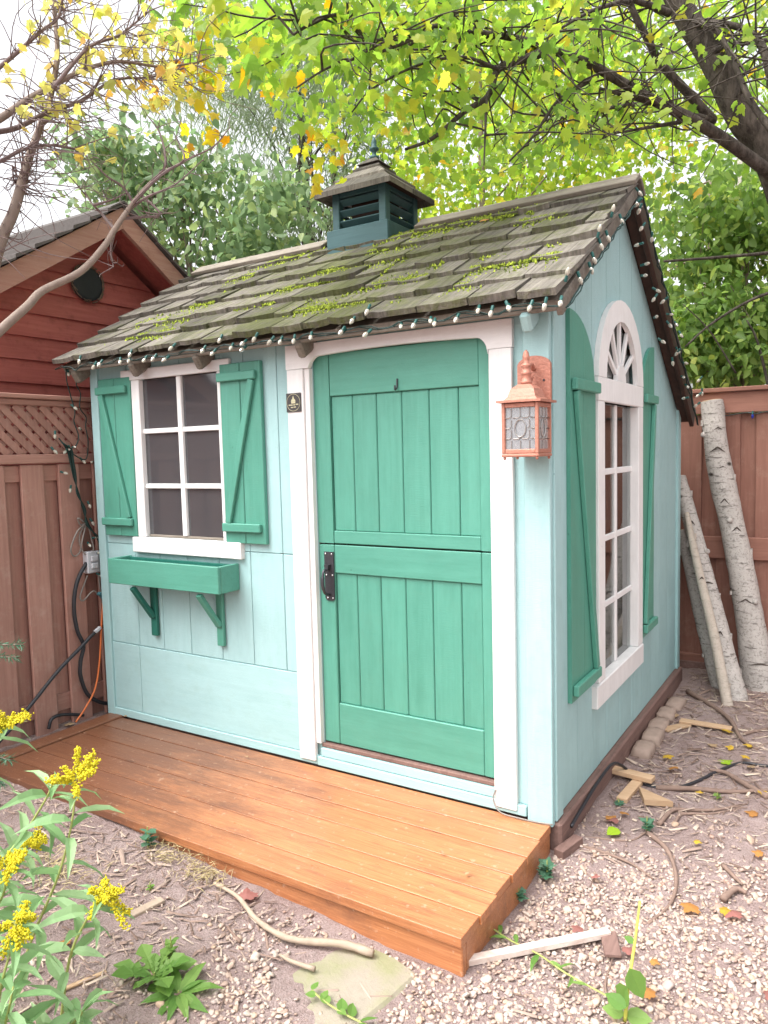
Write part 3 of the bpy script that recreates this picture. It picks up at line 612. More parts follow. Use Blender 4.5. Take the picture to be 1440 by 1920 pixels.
# ------------------------------------------------------------------ lantern on the corner board
LN = thing('wall_lantern', 'copper coloured wall lantern with leaded glass on the shed corner', 'lantern', (-.04, -.115, 1.375))
lx, ly, lz0, lz1, hwid = -.040, -.117, 1.375, 1.562, .067
build('backplate', MB().prism([(-.104, 1.575), (.020, 1.575), (.020, 1.70)]+[(-.042+.062*math.cos(t)*(1 if abs(math.cos(t)) > .5 else 1), 1.70+.034*math.sin(t)) for t in np.linspace(0.15, math.pi-.15, 10)]+[(-.104, 1.70)], 'xz', -.040, -.0245), COPPER, LN)
build('arm', MB().tube(spline([(-.042, -.040, 1.685), (-.042, -.060, 1.70), (-.042, -.082, 1.69), (-.042, -.090, 1.665), (-.042, -.075, 1.645), (-.042, -.060, 1.655)], 5), .008, 8), COPPER, LN, True)
build('scroll', MB().tube(spline([(-.042, -.040, 1.60), (-.042, -.065, 1.61), (-.042, -.10, 1.635)], 5), .007, 8), COPPER, LN, True)
build('screw', MB().lathe([(.004, 0), (.004, .003)], (-.004, -.040, 1.645), 8, (0, -1, 0)), IRON, LN)
build('finial', MB().lathe([(.020, 1.628), (.022, 1.636), (.016, 1.642), (.016, 1.66), (.021, 1.665), (.016, 1.67), (.016, 1.677), (.012, 1.684), (.019, 1.690), (.017, 1.696), (.009, 1.702), (.012, 1.712), (.0125, 1.724), (.009, 1.738), (.003, 1.746)], (lx, ly, 0), 14), COPPER, LN, True)
def frust(z0, h0, z1, h1): return [(lx-h0, ly-h0, z0), (lx+h0, ly-h0, z0), (lx+h0, ly+h0, z0), (lx-h0, ly+h0, z0), (lx-h1, ly-h1, z1), (lx+h1, ly-h1, z1), (lx+h1, ly+h1, z1), (lx-h1, ly+h1, z1)]
BX = [(0, 3, 2, 1), (4, 5, 6, 7), (0, 1, 5, 4), (1, 2, 6, 5), (2, 3, 7, 6), (3, 0, 4, 7)]
lt = MB()
for a in ((1.563, .081, 1.571, .081), (1.5715, .062, 1.582, .052), (1.5825, .051, 1.612, .042), (1.6125, .040, 1.627, .022)): lt.add(frust(*a), BX)
build('top', lt, COPPER, LN)
for sx in (-1, 1):
    for sy2 in (-1, 1):
        build('post', MB().box(lx+sx*hwid-.006*(sx > 0)*2, lx+sx*hwid+.006*(sx < 0)*2, ly+sy2*hwid-.012*(sy2 > 0), ly+sy2*hwid+.012*(sy2 < 0), lz0+.012, lz1, .002), COPPER, LN)
        build('foot', MB().lathe([(.003, 0), (.006, .004), (.004, .009)], (lx+sx*(hwid-.008), ly+sy2*(hwid-.008), lz0-.0092), 8), COPPER, LN)
build('bottom', MB().box(lx-hwid-.001, lx+hwid+.001, ly-hwid-.001, ly+hwid+.001, lz0, lz0+.0115, .003), COPPER, LN)
for z in (lz0+.012, lz1-.016):
    for s2 in (-1, 1):
        build('rail', MB().box(lx-hwid+.0125, lx+hwid-.0125, ly+s2*(hwid-.005)-.004, ly+s2*(hwid-.005)+.004, z, z+.015, .002), COPPER, LN)
        build('rail', MB().box(lx+s2*(hwid-.005)-.004, lx+s2*(hwid-.005)+.004, ly-hwid+.0125, ly+hwid-.0125, z, z+.015, .002), COPPER, LN)
for q in range(4):
    ca, sa = math.cos(q*math.pi/2), math.sin(q*math.pi/2); d0 = hwid-.007
    TR = lambda u, z, h: (lx+ca*u+sa*(d0+h), ly+sa*u-ca*(d0+h), z)
    u0 = hwid-.012; za, zb = lz0+.027, lz1-.016
    build('pane', MB().add([TR(-u0, za, -.002), TR(u0, za, -.002), TR(u0, zb, -.002), TR(-u0, zb, -.002), TR(-u0, za, -.004), TR(u0, za, -.004), TR(u0, zb, -.004), TR(-u0, zb, -.004)], BX), LGLASS, LN)
    tr = MB(); H = zb-za; nx, nz = 3, 4; du = 2*u0/nx/2; zs = [za+H*k/4 for k in range(5)]
    for k in range(5):
        for j in range(-2, 3):
            uc, zc = j*u0*.6, zs[k]; dm = .006
            if 0 < k < 4:
                if k == 2 and j == 0: continue
                if abs(j) < 2:
                    pts = [(uc-dm, zc), (uc, zc+dm), (uc+dm, zc), (uc, zc-dm), (uc-dm, zc)]
                    tr.tube([TR(max(-u0, min(u0, a)), b, .001) for a, b in pts], .0016, 4)
                if j < 2 and abs(j) < 2 and not (k == 2 and j == -1): tr.tube([TR(uc+dm, zc, .001), TR(min(u0, uc+.6*u0-dm), zc, .001)], .0016, 4)
                if j == -1: tr.tube([TR(-u0, zc, .001), TR(uc-dm, zc, .001)], .0016, 4)
                if j == 1: tr.tube([TR(uc+dm, zc, .001), TR(u0, zc, .001)], .0016, 4)
            if k < 4 and abs(j) < 2 and not (j == 0 and k in (1, 2)): tr.tube([TR(uc, zc+(dm if k else 0), .001), TR(uc, zs[k+1]-(dm if k < 3 else 0), .001)], .0016, 4)
    tr.tube([TR(.020*math.cos(t), (za+zb)/2+.030*math.sin(t), .001) for t in np.linspace(0, 2*math.pi, 17)], .0022, 4)
    build('tracery', tr, PEWTER, LN)
build('candle', MB().lathe([(.010, lz0+.012), (.010, lz0+.075), (.006, lz0+.08), (.009, lz0+.1), (.003, lz0+.125)], (lx, ly, 0), 10), plain('candle_sleeve', (.6, .56, .45), .5), LN, True)
# plaque
PQ = tag(build('wall_plaque', MB().box(-1.187, -1.106, -.036, -.0305, 1.590, 1.672, .0015), SIGNB), 'small square black plaque with gold round emblem on white door trim', 'plaque')
pm = MB(); pcx, pcz = -1.1465, 1.631
pm.tube([(pcx+.037*math.cos(t), -.0362, pcz+.037*math.sin(t)) for t in np.linspace(0, 2*math.pi, 29)], .0011, 4)
build('ring', pm, SIGNG, PQ)
em = MB().prism([(pcx-.011, pcz-.004), (pcx+.011, pcz-.004), (pcx+.011, pcz+.004), (pcx-.011, pcz+.004)], 'xz', -.0372, -.0361)
em.prism([(pcx-.013, pcz+.0045), (pcx+.013, pcz+.0045), (pcx+.009, pcz+.014), (pcx-.009, pcz+.014)], 'xz', -.0372, -.0361).prism([(pcx-.006, pcz+.0145), (pcx+.006, pcz+.0145), (pcx, pcz+.03)], 'xz', -.0372, -.0361)
build('emblem', em, SIGNG, PQ)
for z, a, b in ((1.6205, -.026, -.003), (1.6205, 0, .010), (1.6225, .013, .028), (1.610, -.014, -.002), (1.611, .001, .014)):
    build('lettering', MB().box(pcx+a, pcx+b, -.0372, -.0361, z-.0022, z+.0022, .0005), SIGNG, PQ)
# ------------------------------------------------------------------ hanging orange cord and pole inside the shed
oc = MB()
for k in range(5):
    y0 = .64+.03*k
    oc.tube(spline([(-.07-.01*k, y0+.10, 1.50), (-.06, y0+.02+.05*math.sin(k), 1.25), (-.07, y0+.07, .98), (-.065, y0+.02, .78), (-.07, y0+.06, .70+.02*k)], 6), .0075, 6)
tag(build('extension_cord', oc, ORCAB, None, True), 'looped orange extension cord hanging inside the arched window', 'cord')
tag(build('leaning_pole', MB().tube([(-1.98, .12, 1.30), (-1.83, .16, .93), (-1.60, .3, .02)], .012, 8), STICK, None, True), 'thin pale pole leaning inside the six pane window', 'pole')
tag(build('leaning_board', MB().bar((-2.05, .4, 1.37), (-1.45, .45, 1.03), .02, .05), SCRAP), 'slanting pale board seen through the six pane window', 'board')
# ------------------------------------------------------------------ string lights
def bulb_mesh():
    b = MB().lathe([(.006, .0), (.0105, -.006), (.0125, -.014), (.0115, -.024), (.007, -.034), (.0015, -.040)], (0, 0, 0), 7); V = np.array(b.v)
    me = bpy.data.meshes.new('bulb'); me.from_pydata(V.tolist(), [], b.f); me.update(); me.materials.append(BULB)
    k = MB().lathe([(.0075, .032), (.0085, .03), (.0085, .012), (.007, .0005)], (0, 0, 0), 8); ms = bpy.data.meshes.new('socket'); ms.from_pydata(k.v, [], k.f); ms.update(); ms.materials.append(SOCK)
    return me, ms
BM, SM = bulb_mesh(); RB = random.Random(3)
def bulb(parent, p, dirv=None, ms=SM, me=BM):
    d = Vector(dirv) if dirv is not None else Vector((RB.gauss(0, .3), RB.gauss(-.15, .25), -1)); d.normalize()
    q = d.to_track_quat('-Z', 'Y'); o = inst('bulb', me, Matrix.Translation(Vector(p)-d*.017) @ q.to_matrix().to_4x4() @ Matrix.Scale(.68, 4), parent)
    s = bpy.data.objects.new('socket', ms); COL.objects.link(s); s.parent = o
Z1 = lambda l: [(100+x*.4167, 480+y*.4167) for x, y in l]; Z3 = lambda l: [(520+x*.375, 580+y*.375) for x, y in l]; Z4 = lambda l: [(900+x*.375, 330+y*.375) for x, y in l]; ZH = lambda l: [(100+x*.2605, 660+y*.2605) for x, y in l]
ev = Z1([(115, 487), (178, 512), (203, 500), (300, 488), (342, 457), (338, 483), (405, 480), (445, 475), (495, 478), (525, 427), (668, 438), (712, 450), (745, 392), (797, 425), (847, 405), (845, 432), (900, 387), (968, 400), (1018, 398), (1080, 395), (1157, 378), (1290, 355), (1340, 305), (1408, 265), (1400, 365)])
ev += Z3([(313, 128), (617, 97), (677, 95), (765, 70), (785, 85), (890, 65), (1002, 20), (1065, 35), (1160, 5)]); ev += Z4([(145, 675), (245, 675), (320, 670), (400, 650)])
SL = thing('string_lights', 'white faceted bulb string lights on dark green wire along the eave and gable', 'string lights', (-1.2, -.2, 1.85))
for U, V in ev: bulb(SL, on(U, V-3, 1, -.196), (RB.gauss(0, .35), RB.gauss(-.75, .3), -1))
wpts = []
for k in range(90):
    x = -2.63+2.72*k/89; wpts.append((x, -.166+.008*math.sin(k*1.7), 1.882+.007*math.sin(k*.83)+RB.gauss(0, .003)))
build('wire', MB().tube(wpts, .0024, 5), WIRE, SL); build('wire', MB().tube([(p[0]+.004, p[1]-.003, p[2]+.006*math.sin(i*.9)+.002) for i, p in enumerate(wpts)], .0022, 5), WIRE, SL)
fr = Z4([(668, 155), (600, 255), (440, 470), (712, 235), (645, 320), (610, 360), (575, 430), (560, 480), (505, 530)])
for i, (U, V) in enumerate(fr): bulb(SL, on(U, V, 0, .108), (.35, -.3, 1.) if i < 3 else (.3, .1, -1))
bk = Z4([(805, 92), (780, 147), (805, 150), (792, 182), (803, 267), (858, 322), (780, 347), (840, 437), (830, 497), (895, 577), (865, 622), (910, 632), (885, 702), (960, 692), (955, 752), (985, 747), (1010, 802), (920, 832), (980, 892), (995, 880), (965, 942), (1035, 937), (1020, 1007), (1040, 1057), (1090, 1027), (1110, 1092), (1085, 1102), (1015, 1112), (1075, 1152)])
for U, V in bk: bulb(SL, on(U, V, 0, .112), (RB.uniform(-.9, .9), RB.uniform(-.9, .5), RB.uniform(-1, .1)))
def rakewire(x): return [(x+RB.gauss(0, .004), EY+.02+(RY-EY-.02)*k/24, EZ+(RZ-EZ)*k/24-.035+RB.gauss(0, .004)) for k in range(25)]+[(x+RB.gauss(0, .004), RY+(BY-RY)*k/30, RZ-.03+(BZ-RZ)*k/30-.03+RB.gauss(0, .006)) for k in range(31)]
build('wire', MB().tube(rakewire(.106), .0032, 5), WIRE, SL); build('wire', MB().tube(rakewire(.110), .0028, 5), WIRE, SL)
# strand that hangs down by the fence
HS = thing('hanging_string_lights', 'tangled white bulb strand hanging down the red fence beside the shed', 'string lights', (-2.57, .0, .8))
XH = -2.585
for i, (U, V) in enumerate(ZH([(165, 410), (190, 550), (12, 615), (115, 700), (155, 685), (20, 725), (80, 725), (225, 795), (275, 795), (95, 875), (120, 1003), (265, 1115), (290, 1240), (325, 1330), (265, 1395), (340, 1448), (355, 1615), (378, 1690), (465, 1850), (110, 165)])):
    bulb(HS, on(U, V, 0, XH+.01), (RB.uniform(.2, .8), RB.uniform(-1, .6), RB.uniform(-.8, .2)))
def hw_(l, r, dx=0.): build('wire', MB().tube(spline([on(U, V, 0, XH+dx+RB.gauss(0, .006)) for U, V in ZH(l)], 5), r, 5), WIRE, HS, True)
hw_([(90, 105), (95, 200), (120, 300), (155, 430), (148, 500), (180, 600), (165, 670), (120, 700)], .0032)
hw_([(165, 130), (165, 230), (195, 300), (190, 400), (235, 470), (232, 540), (250, 640), (240, 760), (200, 770), (120, 720)], .0032)
for k in range(5): hw_([(40+k*6, 620+k*9), (95+k*9, 700), (118+k*7, 780), (145+k*5, 900), (185-k*4, 1020), (212+k*5, 1130), (255-k*5, 1240), (315+k*6, 1345), (365+k*5, 1450), (395-k*8, 1560), (400-k*10, 1640), (375+k*4, 1700)], .0034, .004*k)
hw_([(380, 1690), (430, 1740), (480, 1760), (495, 1720), (450, 1690), (400, 1720), (350, 1760), (420, 1770), (460, 1845)], .0034); hw_([(350, 1765), (430, 1700), (505, 1690)], .003)
build('plug', MB().bar(on(185, 1112, 0, XH+.01), on(196, 1122, 0, XH+.01), .022, .02), plain('teal_plug', (.05, .16, .19), .4), HS)
# ------------------------------------------------------------------ fences
FLN = thing('board_fence', 'red brown board fence with lattice top along the left of the deck', 'fence', (-2.68, .3, -.05))
FX = -2.632
y = -2.3; k = 0
while y < 2.6:
    build('board', MB().box(FX-.02, FX, y, y+.125, -.055+random.uniform(0, .02), 1.386, .003), FENCE, FLN)
    build('board', MB().box(FX-.062, FX-.042, y+.108, y+.228, -.055, 1.386, .003), FENCE, FLN); y += .212
for z0, z1 in ((1.392, 1.440),): build('rail', MB().box(FX-.055, FX+.008, -2.3, 2.6, z0, z1, .004), FENCEX, FLN)
build('rail', MB().box(FX-.041, FX-.021, -2.3, 2.6, 1.30, 1.384, .003), FENCEX, FLN)
build('rail', MB().box(FX-.041, FX-.021, -2.3, 2.6, .06, .15, .003), FENCEX, FLN)
build('cap_rail', MB().box(FX-.075, FX+.03, -2.3, 2.6, 1.722, 1.745, .004), FENCEX, FLN)
build('rail', MB().box(FX-.05, FX+.004, -2.3, 2.6, 1.690, 1.7205, .004), FENCEX, FLN)
for y in (-2.25, -.95, 1.3): build('post', MB().box(FX-.15, FX-.063, y, y+.088, -.1, 1.72, .004), FENCE, FLN)
st = .074
for k in range(-34, 36):                                   # lattice slats, two layers
    for dirn, xo in ((-1, -.018), (1, -.028)):
        y0 = k*st; ya, yb = y0, y0+dirn*.25
        if max(ya, yb) > 1.0 or min(ya, yb) < -2.2: continue
        build('slat', MB().bar((FX+xo, ya, 1.441), (FX+xo, yb, 1.689), .007, .036, (1, 0, 0) and (0, 1, 0) , .001), FENCE, FLN)
FBK = thing('back_fence', 'plain red brown board fence behind the leaning birch logs', 'fence', (1.2, 2.70, -.1)); FY = 2.69
x = -2.6; k = 0
while x < 4.2:
    build('board', MB().box(x, x+.142, FY, FY+.02, -.10, 1.60, .003), FENCEB, FBK); build('board', MB().box(x+.136, x+.236, FY+.0215, FY+.04, -.10, 1.60, .003), FENCEB, FBK); x += .231
build('rail', MB().box(-2.6, 4.3, FY-.028, FY-.001, .655, .80, .004), FENCEBX, FBK)
build('rail', MB().box(-2.6, 4.3, FY-.028, FY-.001, -.14, .0, .004), FENCEBX, FBK)
build('rail', MB().box(-2.6, 4.3, FY-.026, FY-.001, 1.602, 1.735, .004), FENCEBX, FBK)
build('cap_rail', MB().box(-2.6, 4.3, FY-.055, FY+.06, 1.737, 1.765, .004), FENCEBX, FBK)
build('gravel_board', MB().box(-2.6, 4.3, FY-.045, FY-.029, -.16, -.05, .003), BEAM, FBK)
for x in (1.6, 3.4): build('post', MB().box(x, x+.09, FY+.041, FY+.13, -.1, 1.73, .004), FENCEB, FBK)
# bulb strand on the back fence
bs = thing('blue_string_light', 'dark wire with a blue bulb along the back fence rail', 'string lights', (.4, FY-.05, 1.58))
build('wire', MB().tube(spline([(.13, FY-.034, 1.60), (.22, FY-.034, 1.585), (.34, FY-.034, 1.598), (.42, FY-.034, 1.588), (.55, FY-.034, 1.60), (1.6, FY-.034, 1.59)], 5), .003, 5), WIRE, bs)
bp = on(1411, 782, 1, FY-.04); bmz = BM.copy(); bmz.materials.clear(); bmz.materials.append(BLUEB); bulb(bs, bp, (0, -.2, -1), me=bmz)
# ------------------------------------------------------------------ red outbuilding beyond the fence
RS = thing('red_outbuilding', 'dark red lap sided outbuilding with gable roof beyond the left fence', 'building', (-4.2, .46, 0))
PY, PZ, XG = .46, 2.915, -3.06; s1, s2 = .640, .690; YE0, YE1 = -1.25, 1.95
gz = lambda y: (PZ-.13-(PY-y)*s1) if y < PY else (PZ-.13-(y-PY)*s2)
z = 0.0; pit = .132
while z < 2.75:
    z1 = z+pit
    ya = max(YE0, PY-(PZ-.13-z)/s1); yb = min(YE1, PY+(PZ-.13-z)/s2); ya1 = max(YE0, PY-(PZ-.13-z1)/s1); yb1 = min(YE1, PY+(PZ-.13-z1)/s2)
    if yb1-ya1 > .02:
        build('plank', MB().add([(XG+.022, ya, z), (XG+.022, yb, z), (XG+.004, yb1, z1+.012), (XG+.004, ya1, z1+.012), (XG, ya, z), (XG, yb, z), (XG-.002, yb1, z1+.012), (XG-.002, ya1, z1+.012)], BX), REDWD, RS)
    z = z1
build('gable_wall', MB().prism([(YE0, 0), (YE1, 0), (YE1, gz(YE1)), (PY, gz(PY)), (YE0, gz(YE0))], 'yz', XG-.03, XG-.004), REDWD, RS)
build('side_wall', MB().box(-5.6, XG-.031, YE0, YE0+.03, 0, gz(YE0), .002), REDWD, RS); build('side_wall', MB().box(-5.6, XG-.031, YE1-.03, YE1, 0, gz(YE1), .002), REDWD, RS)
build('back_wall', MB().prism([(YE0+.035, 0), (YE1-.035, 0), (YE1-.035, gz(YE1)), (PY, gz(PY)), (YE0+.035, gz(YE0))], 'yz', -5.6, -5.57), REDWD, RS)
ovh = -2.80; yl, yr = YE0-.2, YE1+.2; zl, zr = PZ-(PY-yl)*s1, PZ-(yr-PY)*s2
rr = build('roof', MB().prism([(yl, zl-.03), (PY, PZ-.03), (PY, PZ-.008), (yl, zl-.008)], 'yz', -5.8, ovh-.03), DKBRN, RS)
build('sheathing', MB().prism([(PY+.001, PZ-.03), (yr, zr-.03), (yr, zr-.008), (PY+.001, PZ-.008)], 'yz', -5.8, ovh-.03), REDWD, rr)
build('soffit', MB().prism([(PY+.001, PZ-.058), (yr, zr-.058), (yr, zr-.032), (PY+.001, PZ-.032)], 'yz', XG, ovh-.03), REDWD, rr); build('soffit', MB().prism([(yl, zl-.058), (PY, PZ-.058), (PY, PZ-.032), (yl, zl-.032)], 'yz', XG, ovh-.03), REDWD, rr)
build('rake_board', MB().prism([(yl, zl-.135), (PY-.001, PZ-.135), (PY-.001, PZ-.012), (yl, zl-.012)], 'yz', ovh-.028, ovh), RAKE, rr)
build('rake_board', MB().prism([(PY+.001, PZ-.135), (yr, zr-.135), (yr, zr-.012), (PY+.001, PZ-.012)], 'yz', ovh-.028, ovh), RAKE, rr)
for side in (0, 1):
    L = (PY-yl) if side == 0 else (yr-PY); n = int(L/.115)
    for r in range(n):
        f0, f1 = r/n, (r+1)/n
        pa = (yl+(PY-yl)*f0, zl+(PZ-zl)*f0) if side == 0 else (yr+(PY-yr)*f0, zr+(PZ-zr)*f0); pb = (yl+(PY-yl)*f1, zl+(PZ-zl)*f1) if side == 0 else (yr+(PY-yr)*f1, zr+(PZ-zr)*f1)
        build('shingle_course', MB().prism([(pa[0], pa[1]+.004), (pb[0], pb[1]-.004), (pb[0], pb[1]+.006), (pa[0], pa[1]+.026)] if side == 0 else [(pb[0], pb[1]-.004), (pa[0], pa[1]+.004), (pa[0], pa[1]+.026), (pb[0], pb[1]+.006)], 'yz', -5.82, ovh+.02+random.uniform(-.008, .008)), ASPH, rr)
build('ridge_cap', MB().prism([(PY-.1, PZ-.06+.018), (PY, PZ+.012), (PY+.1, PZ-.06+.018), (PY+.1, PZ-.035), (PY, PZ+.026), (PY-.1, PZ-.035)], 'yz', -5.83, ovh+.025), ASPH, rr)
dc = on(165, 531, 0, XG+.04)
DS = tag(build('round_disc', MB().lathe([(.105, 0), (.105, .02), (.09, .026)], (XG+.02, dc[1], dc[2]), 24, (1, 0, 0)), BLACKD), 'round black disc with a twig rim hung in the red gable', 'wall ornament')
tw = MB()
for k in range(60):
    a = random.uniform(0, 6.28); r_ = random.uniform(.098, .118); b_ = a+random.uniform(.25, .6)
    tw.tube([(XG+.03+random.uniform(0, .02), dc[1]+r_*math.cos(t), dc[2]+r_*math.sin(t)) for t in (a, (a+b_)/2, b_)], .003, 4)
build('rim', tw, TWIG, DS)
# ------------------------------------------------------------------ outlet, cables
OB = tag(build('outlet_box', MB().box(FX+.001, FX+.045, *sorted((on(163, 1050, 0, FX+.04)[1], on(187, 1050, 0, FX+.04)[1])), .785, .905, .005), GREYPL), 'grey weatherproof outlet box on the red fence', 'outlet')
oy = (on(163, 1050, 0, FX+.04)[1]+on(187, 1050, 0, FX+.04)[1])/2
for z in (.865, .825): build('cover', MB().box(FX+.0455, FX+.056, oy-.022, oy+.022, z-.016, z+.016, .004), GREYPL, OB)
build('adapter', MB().box(FX+.01, FX+.05, oy+.044, oy+.075, .84, .90, .004), DKPL, OB)
def Z2(l): return [(x*.3645, 700+y*.3645) for x, y in l]
def cable(name, label, pts, r, mat, x=FX+.03, jit=.0): return tag(build(name, MB().tube(spline([on(U, V, 0, x+RB.uniform(-jit, jit)) for U, V in Z2(pts)], 6), r, 7), mat, None, True), label, 'cable')
cable('black_cable', 'thick black cable looping from the outlet box down the fence', [(445, 975), (405, 1050), (385, 1130), (382, 1230), (400, 1330), (430, 1400), (415, 1480), (415, 1560), (450, 1650), (510, 1690), (570, 1700)], .011, BLKCAB)
cable('black_hose', 'straight black hose slanting across the foot of the fence', [(545, 1290), (480, 1340), (420, 1405), (300, 1530), (180, 1680), (90, 1790), (0, 1890), (-80, 1990)], .010, BLKCAB, FX+.052)
cable('black_cable', 'short bent black cable at the foot of the fence', [(250, 1830), (265, 1780), (310, 1758), (380, 1755), (430, 1760)], .009, BLKCAB, FX+.02)
cable('grey_cable', 'coiled thin grey cable hung above the outlet box', [(435, 765), (400, 745), (415, 780), (450, 770), (400, 810), (365, 900), (380, 940), (410, 920), (425, 850), (440, 780), (410, 830), (415, 890), (440, 930), (480, 910), (470, 850), (455, 780)], .0045, GREYCAB, FX+.03, .008)
cable('grey_cable', 'thin grey cable curving below the outlet box', [(505, 1020), (512, 1090), (520, 1150), (480, 1120), (430, 1168), (412, 1150), (435, 1080), (450, 1040)], .0045, GREYCAB, FX+.03, .006)
cable('orange_cable', 'thin orange cord running down the fence to the deck', [(530, 1180), (522, 1300), (512, 1480), (490, 1620), (440, 1720), (390, 1795)], .005, ORCAB, FX+.06)
tag(build('white_plug', MB().bar(on(178, 1185, 0, FX+.06), on(188, 1176, 0, FX+.06), .02, .016), GREYPL), 'small pale plug tied to the black hose by the shed', 'plug')
tag(build('thin_grey_wire', MB().tube(spline([(-.215, -.034, .09), (-.222, -.040, .05), (-.19, -.050, .012), (-.12, -.045, .004), (-.05, -.040, .003), (.012, -.030, .004)], 6), .0028, 6), GREYCAB, None, True), 'thin grey wire curling under the white door jamb', 'wire')
def gpath(px, dz): return [np.array(ong(U, V))+np.array([0, 0, dz]) for U, V in px]
hose = [(.040, .10, -.055), (.043, .22, -.035), (.045, .45, -.012), (.055, .62, .0), (.075, .70, -.03), (.10, .74, -.075)]+[tuple(p) for p in gpath([(1185, 1462), (1215, 1475), (1262, 1480), (1310, 1465), (1340, 1450), (1390, 1432), (1440, 1438), (1500, 1430)], .004)]
tag(build('black_hose', MB().tube(spline(hose, 6), .007, 7), BLKCAB, None, True), 'dark hose along the shed base beam and over the roots', 'hose')
# ------------------------------------------------------------------ birch logs
def log(label, pts, radii, mat, pale=False, bumps=(), scars=()):
    P = spline(pts, 8); n = len(P); R = np.interp(np.linspace(0, 1, n), np.linspace(0, 1, len(radii)), radii)*(1+.05*np.array([vnoise(i*.9, 3.3+radii[0]*70) for i in range(n)]))
    d = MB().tube(P, list(R), 14, cap=False); c = np.array(P).mean(0)
    for vi, v_ in enumerate(d.v):
        i_, k_ = divmod(vi, 14); f_ = 1+.10*vnoise(i_*.6+radii[0]*90, k_*.9)+.05*vnoise(i_*1.9, k_*2.1+5); pc = np.array(P[i_]); d.v[vi] = tuple(pc+(np.array(v_)-pc)*f_)
    o = tag(build('birch_log', d, mat, None, True), label, 'log', 'birch logs leaning on the back fence')
    for i, j in ((-1, -2), (0, 1)):
        ax = np.array(P[i])-np.array(P[j]); ax /= np.linalg.norm(ax); build('cut_end', MB().lathe([(R[i]*.99, -.004), (R[i]*.9, .003), (R[i]*.4, .006)], P[i], 14, ax), ENDGR, o)
    for t, ang in bumps:
        i = int(t*(n-1)); a = np.array([math.cos(ang), math.sin(ang), .25]); build('knot', MB().lathe([(.022, R[i]*.75), (.016, R[i]+.012), (.010, R[i]+.018)], P[i], 9, a), mat, o, True)
    for t in np.linspace(.12, .9, 2 if pale else 5):
        i = int(min(t+random.uniform(-.06, .06), .97)*(n-1)); p = np.array(P[i]); f = CAM-p; f[2] = 0; f /= np.linalg.norm(f); sd_ = np.cross([0, 0, 1.], f)*random.choice((-1, 1)); e_ = p+(sd_*.96+f*.25)*R[i]; w_ = random.uniform(.02, .05)
        cv = [e_+sd_*(.010*math.sin(q))+f*(.010*(1-math.cos(q))) for q in np.linspace(0, 3.6, 6)]
        build('bark_curl', MB().add([tuple(v+np.array([0, 0, z_])) for v in cv for z_ in (-w_/2, w_/2)], [(2*q, 2*q+1, 2*q+3, 2*q+2) for q in range(5)]), mat, o, True)
    for t, up in scars:
        sp_ = random.uniform(.35, 1.05); of_ = random.uniform(-.5, .5); i = int(t*(n-1)); p = np.array(P[i]); f = CAM-p; f[2] = 0; f /= np.linalg.norm(f); sd_ = np.cross([0, 0, 1.], f); q = []
        for k in range(7):
            a = sp_*(-1.0+2.*k/6)+of_; q.append(p+(f*math.cos(a)+sd_*math.sin(a))*R[i]*.985+np.array([0, 0, (.034 if up > 0 else .016)*(1-abs(k-3)/3.)]))
        build('branch_scar', MB().tube(spline(q, 2), list(np.interp(np.linspace(0, 1, 13), [0, .5, 1], [.0008, .003+.0045*sp_*random.uniform(.5, 1), .0008])), 6), SCAR, o, True)
    return o
log('thickest tall birch log with dark branch scars leaning on the fence', [(.475, 2.42, -.13), (.40, 2.47, .35), (.30, 2.53, .85), (.20, 2.575, 1.3), (.155, 2.60, 1.68)], [.098, .083, .076, .076, .066], BIRCH, bumps=((.86, 3.6), (.55, -1.6), (.3, -.9)), scars=((.90, -.5), (.80, .6), (.74, -1), (.60, .4), (.52, .2), (.30, 1.), (.12, -.6)))
log('medium grey birch log leaning between the shed wall and the thickest log', [(.375, 2.14, -.125), (.25, 2.27, .3), (.10, 2.42, .78), (-.035, 2.565, 1.19)], [.066, .056, .052, .045], BIRCH, bumps=((.65, -.4),), scars=((.75, .5), (.5, -.5), (.3, .5)))
log('slender dark birch log tucked behind the two leaning logs', [(.26, 2.33, -.125), (.14, 2.43, .3), (.0, 2.52, .85)], [.052, .05, .045], BIRCH)
log('thin peeled pale birch pole lying against the medium log', [(.355, 1.96, -.125), (.255, 2.115, .25), (.125, 2.28, .68), (.045, 2.39, .97)], [.031, .028, .024, .016], BIRCHP, True, scars=((.62, -.6),))
# ------------------------------------------------------------------ stones, flagstone, offcuts
def rock(name, c, sx, sy_, sz, seed, mat, rz=0, n=3):
    R = np.random.default_rng(seed); v = []; u = np.linspace(-1, 1, n+2)
    mb = MB(); idx = {}; vs = []; fs = []
    for ax in range(3):
        for s in (-1, 1):
            for i in range(len(u)-1):
                for j in range(len(u)-1):
                    q = []
                    for a, b in ((i, j), (i+1, j), (i+1, j+1), (i, j+1)):
                        p = [0, 0, 0]; p[ax] = s; p[(ax+1) % 3] = u[a]; p[(ax+2) % 3] = u[b]; key = tuple(np.round(p, 3))
                        if key not in idx:
                            pp = np.array(p); pp = pp*(1-.22*(np.linalg.norm(pp)-1)/.73)*(1+R.normal(0, .035)); idx[key] = len(vs); vs.append(pp*np.array([sx, sy_, sz]))
                        q.append(idx[key])
                    fs.append(q if s > 0 else q[::-1])
    ca, sa = math.cos(rz), math.sin(rz); vs = [(c[0]+ca*p[0]-sa*p[1], c[1]+sa*p[0]+ca*p[1], c[2]+p[2]) for p in vs]
    return build(name, mb.add(vs, fs), mat, None, True)
